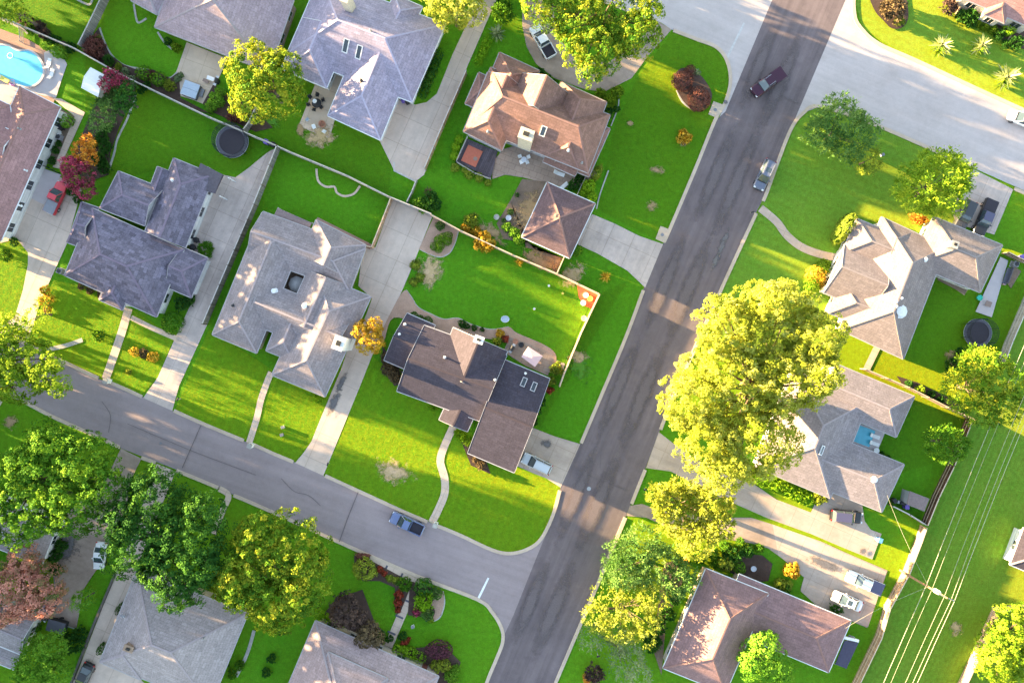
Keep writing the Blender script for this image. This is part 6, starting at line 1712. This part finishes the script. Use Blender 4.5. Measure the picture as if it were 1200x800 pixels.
for i, q in enumerate(((369, 150, 200, 'white chair left of the round fire pit'), (381, 155, 330, 'white chair below the round fire pit'), (72, 157, 20, 'white chair in the narrow bed by the pool house'), (1100, 0, 0, ''))[:3]): place(cw, tuple(P(q[0], q[1])), R(q[2]), q[3])
# H4 deck and patio
om = MB().box((0, 0, .03), (2.5, 2.7, .06), R(-25)).build('outdoor_rug', 'orange_fabric'); om.location = P(553, 183, .3) + Vector((0, 0, .002)); tag(om, 'orange square rug on the dark deck', 'rug')
table('small dark table standing on the orange rug', 555, 186, (.55, .55), 'brown_trim', R(-25), h=.8) if False else None
tb = thing('patio_table', 'small dark table standing on the orange rug', 'table', tuple(P(557, 186, .37))); p = P(557, 186, .9)
MB().lathe((p.x, p.y, .84), [(.01, 0), (.32, 0), (.32, .04), (.01, .04)], 18).build('tabletop', 'brown_trim', tb); MB().tube([(p.x, p.y, .36), (p.x, p.y, .85)], .05, 8).build('leg', 'brown_trim', tb)
table('round white table on the flagstone patio of the gabled house', 614, 187, (.9, .9), 'ceramic', roundt=True)
for i, q in enumerate(((609, 184), (619, 185), (611, 191), (618, 191))): place(cw, tuple(P(*q)), R(90 * i + 20), 'white chair at the round table on the flagstone patio', 'chairs on the flagstone patio')
lb = lounge_proto('pale lounger', 'canvas_white'); place(lb, tuple(P(655, 204)), R(-20), 'pale lounger under the low porch roof'); place(lb, tuple(P(660, 219)), R(40), 'pale lounger next to the pyramid garage')
# courtyard umbrella
umbrella('grey umbrella standing in the small dark courtyard', *T6(338, 342), 9.5, 'grey_fabric')
# H7 patio
umbrella('pale pink square sunshade on the patio behind the charcoal house', 622, 417, 11, 'pink_fabric', 2.4) if False else None
us = thing('sunshade', 'pale pink square sunshade on the patio behind the charcoal house', 'sunshade', tuple(P(623, 418)))
q = [P(*c, 2.3) for c in ((619, 406), (636, 417), (627, 430), (611, 418))]; cen = sum(q, Vector()) / 4 + Vector((0, 0, .3))
b = MB(); [b.face([q[i], q[(i + 1) % 4], cen]) for i in range(4)]; b.build('canopy', 'pink_fabric', us); MB().tube([(cen.x, cen.y, 0), (cen.x, cen.y, 2.62)], .035, 8).build('pole', 'steel', us); MB().box((cen.x, cen.y, .06), (.8, .8, .12)).build('base', 'stone', us)
table('dark patio table under the pink sunshade', 628, 425, (1.6, 1.0), 'brown_trim', R(-30))
bb = thing('bird_bath', 'pale bird bath on the lawn behind the charcoal house', 'bird bath', tuple(P(592, 374))); p = P(592, 374)
MB().lathe((p.x, p.y, 0), [(.3, 0), (.12, .2), (.12, .6), (.5, .75), (.62, .9), (.66, .9), (.58, .82), (.02, .78)], 20, sy=.8).build('basin', 'ceramic', bb); MB().lathe((p.x, p.y, .84), [(.01, 0), (.56, 0), (.56, -.02)], 20, sy=.8).build('water', 'tub_cover', bb)
st = MB().lathe((0, 0, 0), [(.28, 0), (.28, .05), (.01, .055)], 9).build('stepping_stone', 'stone')
for i, q in enumerate(((653, 424), (657, 426), (660, 427), (652, 428), (656, 430), (659, 431))):
    o = st if i == 0 else st.copy(); 
    if i: COL.objects.link(o)
    o.location = P(*q); tag(o, 'round pale stepping stone by the yard fence end', 'stepping stone', 'stepping stones by the fence')
for q, l, m_ in (((643, 335), 'white garden ornament near the red mulch corner', 'white_plastic'), ((659, 344), 'yellow garden ornament near the red mulch corner', 'yellow_plastic'), ((626, 362), 'white ball alone on the sunlit back lawn', 'white_plastic'), ((686, 346), 'white planter in the red mulch bed, larger one', 'canvas_white'), ((683, 355), 'white planter in the red mulch bed, lower one', 'canvas_white'), ((691, 350), 'yellow planter in the red mulch bed', 'yellow_plastic'), ((684, 373), 'pale pink tub against the fence below the red mulch', 'pink_fabric'), ((604, 400), 'terracotta pot by the patio barbecue', 'terracotta'), ((611, 404), 'black pot beside the pink sunshade', 'black_plastic'), ((596, 256), 'pale pot in the bare garden bed', 'ceramic'), ((582, 255), 'grey pot at the edge of the bare garden bed', 'stone'), ((882, 665), 'grey pot on the slate patio by the white gutter', 'ceramic'), ((1175, 333), 'pink cushion seat at the end of the cream house patio', 'pink_fabric'), ((1146, 349), 'small green pot at the cream house wall', 'teal_plastic')):
    p = P(*q); r0 = .42 if 'planter' in l or 'tub' in l or 'pot' in l else .17
    o = MB().lathe((0, 0, 0), [(r0 * .7, 0), (r0, .45), (r0 * 1.06, .5), (r0 * .9, .5), (r0 * .85, .42), (.01, .40)], 14).build('planter' if 'ball' not in l and 'ornament' not in l else 'garden_ornament', m_); o.location = p; tag(o, l, 'planter' if 'ball' not in l and 'ornament' not in l and 'cushion' not in l else ('ball' if 'ball' in l else 'ornament' if 'ornament' in l else 'seat'))
# cream house patio
sheet('patio', [T9(748, 555), T9(868, 292), T9(905, 310), T9(826, 582)], Z(), 'pool_deck')
table('dark square table at the end of the cream house patio', *T9(815, 517), (.95, .85), 'brown_trim')
bn = thing('bench', 'long purple grey bench on the cream house patio', 'bench', tuple(P(*T9(893, 385)))); p = P(*T9(893, 385)); MB().box((p.x, p.y, .45), (.7, 2.6, .1), R(-20)).build('seat', 'pad_grey', bn, bevel=.03)
for k in (-1, 1): MB().box((p.x + math.sin(R(20)) * k, p.y + math.cos(R(20)) * k, .2), (.5, .12, .4), R(-20)).build('leg', 'steel', bn)
MB().box((p.x + .34, p.y + .12, .7), (.08, 2.6, .5), R(-20)).build('backrest', 'pad_grey', bn)
# pool courtyard furniture
for q, l in ((TH(615, 380), 'dark red lounger on the small pool patio, upper'), (TH(612, 418), 'dark lounger on the small pool patio, lower')):
    place(lb, tuple(P(*q)), R(-20), l)
table('round white table in the corner of the small pool patio', *TH(633, 458), (.9, .9), 'white_plastic', roundt=True); 
# grey shed by fence
gs = thing('shed', 'grey flat topped shed beside the dark brown fence', 'shed', tuple(P(1078, 586)))
q = [P(*c, 2.2) for c in ((1066, 575), (1089, 584), (1083, 599), (1063, 591))]; MB().prism([(v.x, v.y) for v in q], 2.1, 2.25).build('roof', 'roof_tan', gs)
cen = sum(q, Vector()) / 4; MB().prism([((v.x - cen.x) * .92 + cen.x, (v.y - cen.y) * .92 + cen.y) for v in q], 0, 2.1).build('wall', 'siding_grey', gs)
dq = (q[2] + q[3]) / 2; MB().box((cen.x * .5 + dq.x * .5 - .1, dq.y * .55 + cen.y * .45, 1.0), (.9, .08, 1.8), R(-20)).build('door', 'white_trim', gs)
# bins
bp = bin_proto('rubbish_bin', 'dark wheeled bin', 'black_plastic', 'black_plastic')
for q, l in (((232, 282, 10), 'black bin in the drive island, upper'), ((228, 290, 20), 'grey lidded bin in the drive island, lower'), ((478, 121, 200), 'black bin by the lavender house garage, right of the violet one'), ((74, 151, 10), 'black bin by the pool house wall'), ((1045, 585, 30), 'black bin in the clutter left of the grey shed'), ((322, 171, -20), 'dark bin at the head of the curb drive')):
    place(bp, tuple(P(q[0], q[1])), R(q[2]), l)
bv = bin_proto('recycling_bin', 'violet recycling bin', 'purple_plastic', 'purple_plastic')
for q, l in (((473, 119, 200), 'violet recycling bin by the lavender house garage'), ((314, 168, -20), 'violet recycling bin at the head of the curb drive'), ((1059, 592, 0), 'violet recycling bin in the clutter beside the grey shed'), ((1193, 302, 20), 'violet recycling bin by the cream house patio fence'), ((1197, 661, 0), 'violet recycling bin by the outbuilding at the right edge')):
    place(bv, tuple(P(q[0], q[1])), R(q[2]), l)
bl = bin_proto('recycling_bin', 'blue recycling bin at the corner of the U shaped house drive', 'blue_plastic', 'blue_plastic'); place(bl, tuple(P(1028, 631)), R(-20))
bw_ = bin_proto('rubbish_bin', 'white bin', 'white_plastic', 'white_plastic'); place(bw_, tuple(P(1064, 585)), R(10), 'white bin left of the grey shed'); 
ac = ac_proto('air conditioner'); 
for q, l in (((73, 318, 0), 'grey air conditioner at the left wall of the mottled roofed house'), ((83, 309, 0), 'second grey air conditioner nearest the small lavender wing')) [:1] + (((72, 162, 0), 'air conditioner in the narrow bed by the pool house'), ((436, 120, 0), 'air conditioner in the notch of the lavender house'), ((1187, 310, 0), 'air conditioner on the soil by the cream house patio'), ((997, 748, 0), 'air conditioner under the end of the violet roof')):
    place(ac, tuple(P(q[0], q[1])), R(-20), l)
# mailboxes
mp = mailbox_proto()
for q, l in (((212, 467, 250), 'dark mailbox at the left edge of the sunlit lawn by the curb drive'), ((386, 542, 250), 'dark mailbox beside the foot of the long concrete drive'), ((700, 765, 20), 'pale mailbox under the thin drooping tree by the dark road'), ((755, 572, 20), 'mailbox on the grass island by the dark road'), ((879, 250, 20), 'mailbox beside the curved path at the dark road')):
    place(mp, tuple(P(q[0], q[1])), R(q[2]), l)
bm = block_mailbox_proto('white masonry mailbox'); 
for q, l in (((129, 446, 70), 'white masonry mailbox at the foot of the mottled house walk'), ((296, 521, 70), 'white masonry mailbox at the foot of the courtyard house walk'), ((511, 613, 70), 'brick masonry mailbox at the foot of the curved walk')):
    place(bm, tuple(P(q[0], q[1])), R(q[2]), l)
bp2 = thing('lawn_sign', 'small white sign on the lawn near the road bottom', 'sign', tuple(P(692, 765))) if False else None
for q, l in (((332, 500), 'white sprinkler box, upper of two on the sunlit courtyard house lawn'), ((331, 509), 'grey sprinkler box, lower of two on the sunlit courtyard house lawn'), ((484, 733), 'white lawn light right of the garden walk'), ((1033, 182), 'pale blue utility box under the wispy tree')):
    p = P(*q); r0 = thing('utility_box', l, 'utility box', tuple(p)); MB().box((p.x, p.y, .22), (.45, .4, .44), R(20)).build('cabinet', 'white_plastic' if 'white' in l else 'tub_cover' if 'blue' in l else 'grey_plastic', r0, bevel=.03); MB().box((p.x, p.y, .46), (.5, .45, .05), R(20)).build('lid', 'grey_plastic', r0)
# satellite dish on H13
if pd:
    sd = thing('satellite_dish', 'satellite dish on the grey hip roof at the bottom left', 'satellite dish', tuple(pd))
    MB().tube([pd, pd + Vector((0, 0, .55))], .03, 6).build('mast', 'steel', sd)
    b = MB(); n = 16
    for k in range(n):
        a, c = 2 * math.pi * k / n, 2 * math.pi * (k + 1) / n
        c0 = pd + Vector((.1, -.1, .62))
        pt = lambda t, rr, dd: c0 + Vector((math.cos(t) * rr, math.sin(t) * rr * .8, math.sin(t) * rr * .6 + dd))
        b.face([c0 - Vector((0, 0, .08)), pt(a, .42, .05), pt(c, .42, .05)])
    b.build('dish', 'grey_plastic', sd); MB().bar(pd + Vector((.1, -.1, .6)), pd + Vector((.45, -.45, .8)), .03, .03).build('arm', 'steel', sd)
# basketball hoop stand by the long drive? skipped: the photo shows none
# ------------------------------------------------------------------ power line
pole = thing('utility_pole', 'tall wooden utility pole leaning out over the sunlit fence, with white transformer', 'utility pole', tuple(P(1055, 668)))
p0 = P(1055, 668, 0); MB().tube([(p0.x, p0.y, 0), (p0.x, p0.y, 6), (p0.x, p0.y, 11.6)], [.19, .16, .12], 12).build('pole', 'pole_wood', pole, smooth=True)
wd = Vector((.385, .923, 0)); cr = Vector((wd.y, -wd.x, 0))
c0 = Vector((p0.x, p0.y, 11.1)); arm = MB().bar(c0 - cr * 1.3, c0 + cr * 1.3, .12, .14); arm.build('crossarm', 'wire_metal', pole)
for k in (-1.2, 0, 1.2):
    q = c0 + cr * k; MB().lathe((q.x, q.y, q.z + .06), [(.05, 0), (.07, .06), (.05, .12), (.07, .18), (.01, .26)], 10).build('insulator', 'ceramic', pole)
tq = Vector((p0.x, p0.y, 8.6)) + cr * .45; t_ = MB().lathe(tuple(tq), [(.3, -.55), (.32, -.5), (.32, .4), (.28, .5), (.05, .55)], 16).build('transformer', 'white_plastic', pole)
MB().bar(tq + cr * -.3, tq + cr * -.05, .3, .1).build('bracket', 'steel', t_)
def wire(name, label, off, z, rad, m, sag=.7, dashed=False):
    b = MB(); L = 52
    for sgn in (1, -1):
        pts = []
        for k in range(9):
            t = k / 8; q = Vector((p0.x, p0.y, 0)) + cr * off + wd * (sgn * L * t)
            pts.append((q.x, q.y, z - sag * 4 * t * (1 - t)))
        b.tube(pts, rad, 6)
    o = b.build(name, m); return tag(o, label, 'wire')
wire('power_line', 'bright power wire, outermost right of the line along the field', 1.2, 11.4, .026, 'wire_metal')
wire('power_line', 'bright power wire doubled close beside the outermost one', 1.0, 11.0, .022, 'wire_metal', .9)
wire('power_line', 'single thin wire in the middle of the power line', -.35, 11.4, .018, 'wire_metal')
wire('power_line', 'pale cable nearest the fence, leftmost of the power line', -.35, 7.2, .030, 'wire_metal', .5)
wire('power_line', 'twisted service cable right beside the pale leftmost one', .35, 7.6, .016, 'wire_metal', .5)
def drop(label, a, b_, sag):
    a, b_ = Vector(a), Vector(b_); pts = []
    for k in range(9):
        t = k / 8; q = a.lerp(b_, t); pts.append((q.x, q.y, q.z - sag * 4 * t * (1 - t)))
    tag(MB().tube(pts, .014, 5).build('service_wire', 'wire_metal'), label, 'wire')
drop('thin service wire running from the pole up to the U shaped house', (p0.x, p0.y, 7.4), tuple(h10.on(1036, 572, ID) + Vector((0, 0, .2))), .8)
drop('thin service wire running from the pole to the violet roofed house', (p0.x, p0.y, 7.2), tuple(h11.on(990, 735, ID) + Vector((0, 0, .2))), .6)
# ------------------------------------------------------------------ unseen trees past the left and top edges, added to throw the long shade
def wood(name, label, spots, m, seed):
    lobes = []; tk = MB()
    for (px, py, r, h) in spots:
        p = P(px, py); R_ = r / S
        lobes.append((p.x, p.y, h - R_ * .7, R_))
        if h - R_ * 1.6 > 3: lobes.append((p.x + .5, p.y + .8, h - R_ * 1.7, R_ * .9))
        tk.tube([(p.x, p.y, -.05), (p.x, p.y, h - R_)], [.35, .2], 7)
    me = crown_mesh(name, lobes, seed, lump=1.5, leaf=1.1, per=12, lowcut=-.9)
    me.materials.append(MATS[m]); o = bpy.data.objects.new(name, me); COL.objects.link(o)
    tk.build('trunks', 'bark', o)
    return tag(o, label, name, kind='stuff')
WL_ = [(-120, y, 42, 11.5) for y in range(-398, 251, 40)] + [(x, -48, 30, 8.5) for x in range(70, 330, 40)] + [(x, -52, 30, 9.5) for x in range(500, 650, 45)]
wood('unseen_shade_trees', 'unseen trees added for shade beyond the left and top edges', WL_, 'leaf_green', 301)
WL_ = [(-115, y, 46, 14) for y in range(388, 1100, 42)]
wood('unseen_shade_trees', 'tall unseen trees added for shade beyond the lower left edge', WL_, 'leaf_deep', 302)
# ------------------------------------------------------------------ light, sky, camera
ELEV, AZ = 6.5, math.atan2(-.36, .933)
d = Vector((math.cos(AZ) * math.cos(R(ELEV)), math.sin(AZ) * math.cos(R(ELEV)), -math.sin(R(ELEV))))
sd_ = bpy.data.lights.new('sun', 'SUN'); sd_.energy = 5.0; sd_.angle = R(.5); sd_.color = (1.0, .71, .35)
so = bpy.data.objects.new('sun', sd_); COL.objects.link(so); so.rotation_euler = d.to_track_quat('-Z', 'Y').to_euler(); so.location = (-120, 60, 60)
wd_ = bpy.data.worlds.new('World'); sc.world = wd_; wd_.use_nodes = True
nt = wd_.node_tree; bg = nt.nodes['Background']
sky = nt.nodes.new('ShaderNodeTexSky'); sky.sky_type = 'NISHITA'; sky.sun_disc = False
sky.sun_elevation = R(ELEV); sky.sun_rotation = math.atan2(-d.x, -d.y); sky.air_density = 1.0; sky.dust_density = .5; sky.ozone_density = 1.0
hs = nt.nodes.new('ShaderNodeHueSaturation'); hs.inputs['Saturation'].default_value = .8
nt.links.new(sky.outputs[0], hs.inputs['Color']); nt.links.new(hs.outputs[0], bg.inputs['Color']); bg.inputs['Strength'].default_value = .085
cd = bpy.data.cameras.new('camera'); cam = bpy.data.objects.new('camera', cd); COL.objects.link(cam)
cam.location = (0, 0, HC); cam.rotation_euler = (0, 0, 0); cd.sensor_width = 36; cd.lens = 36 * HC / 160; cd.clip_end = 6000; cd.clip_start = 1
sc.camera = cam
sc.view_settings.view_transform = 'Standard'; sc.view_settings.look = 'None'; sc.view_settings.exposure = 3.55; sc.view_settings.gamma = 1
sc.render.engine = 'CYCLES'; sc.cycles.use_denoising = True
sc.cycles.max_bounces = 6; sc.cycles.diffuse_bounces = 3; sc.cycles.transparent_max_bounces = 8
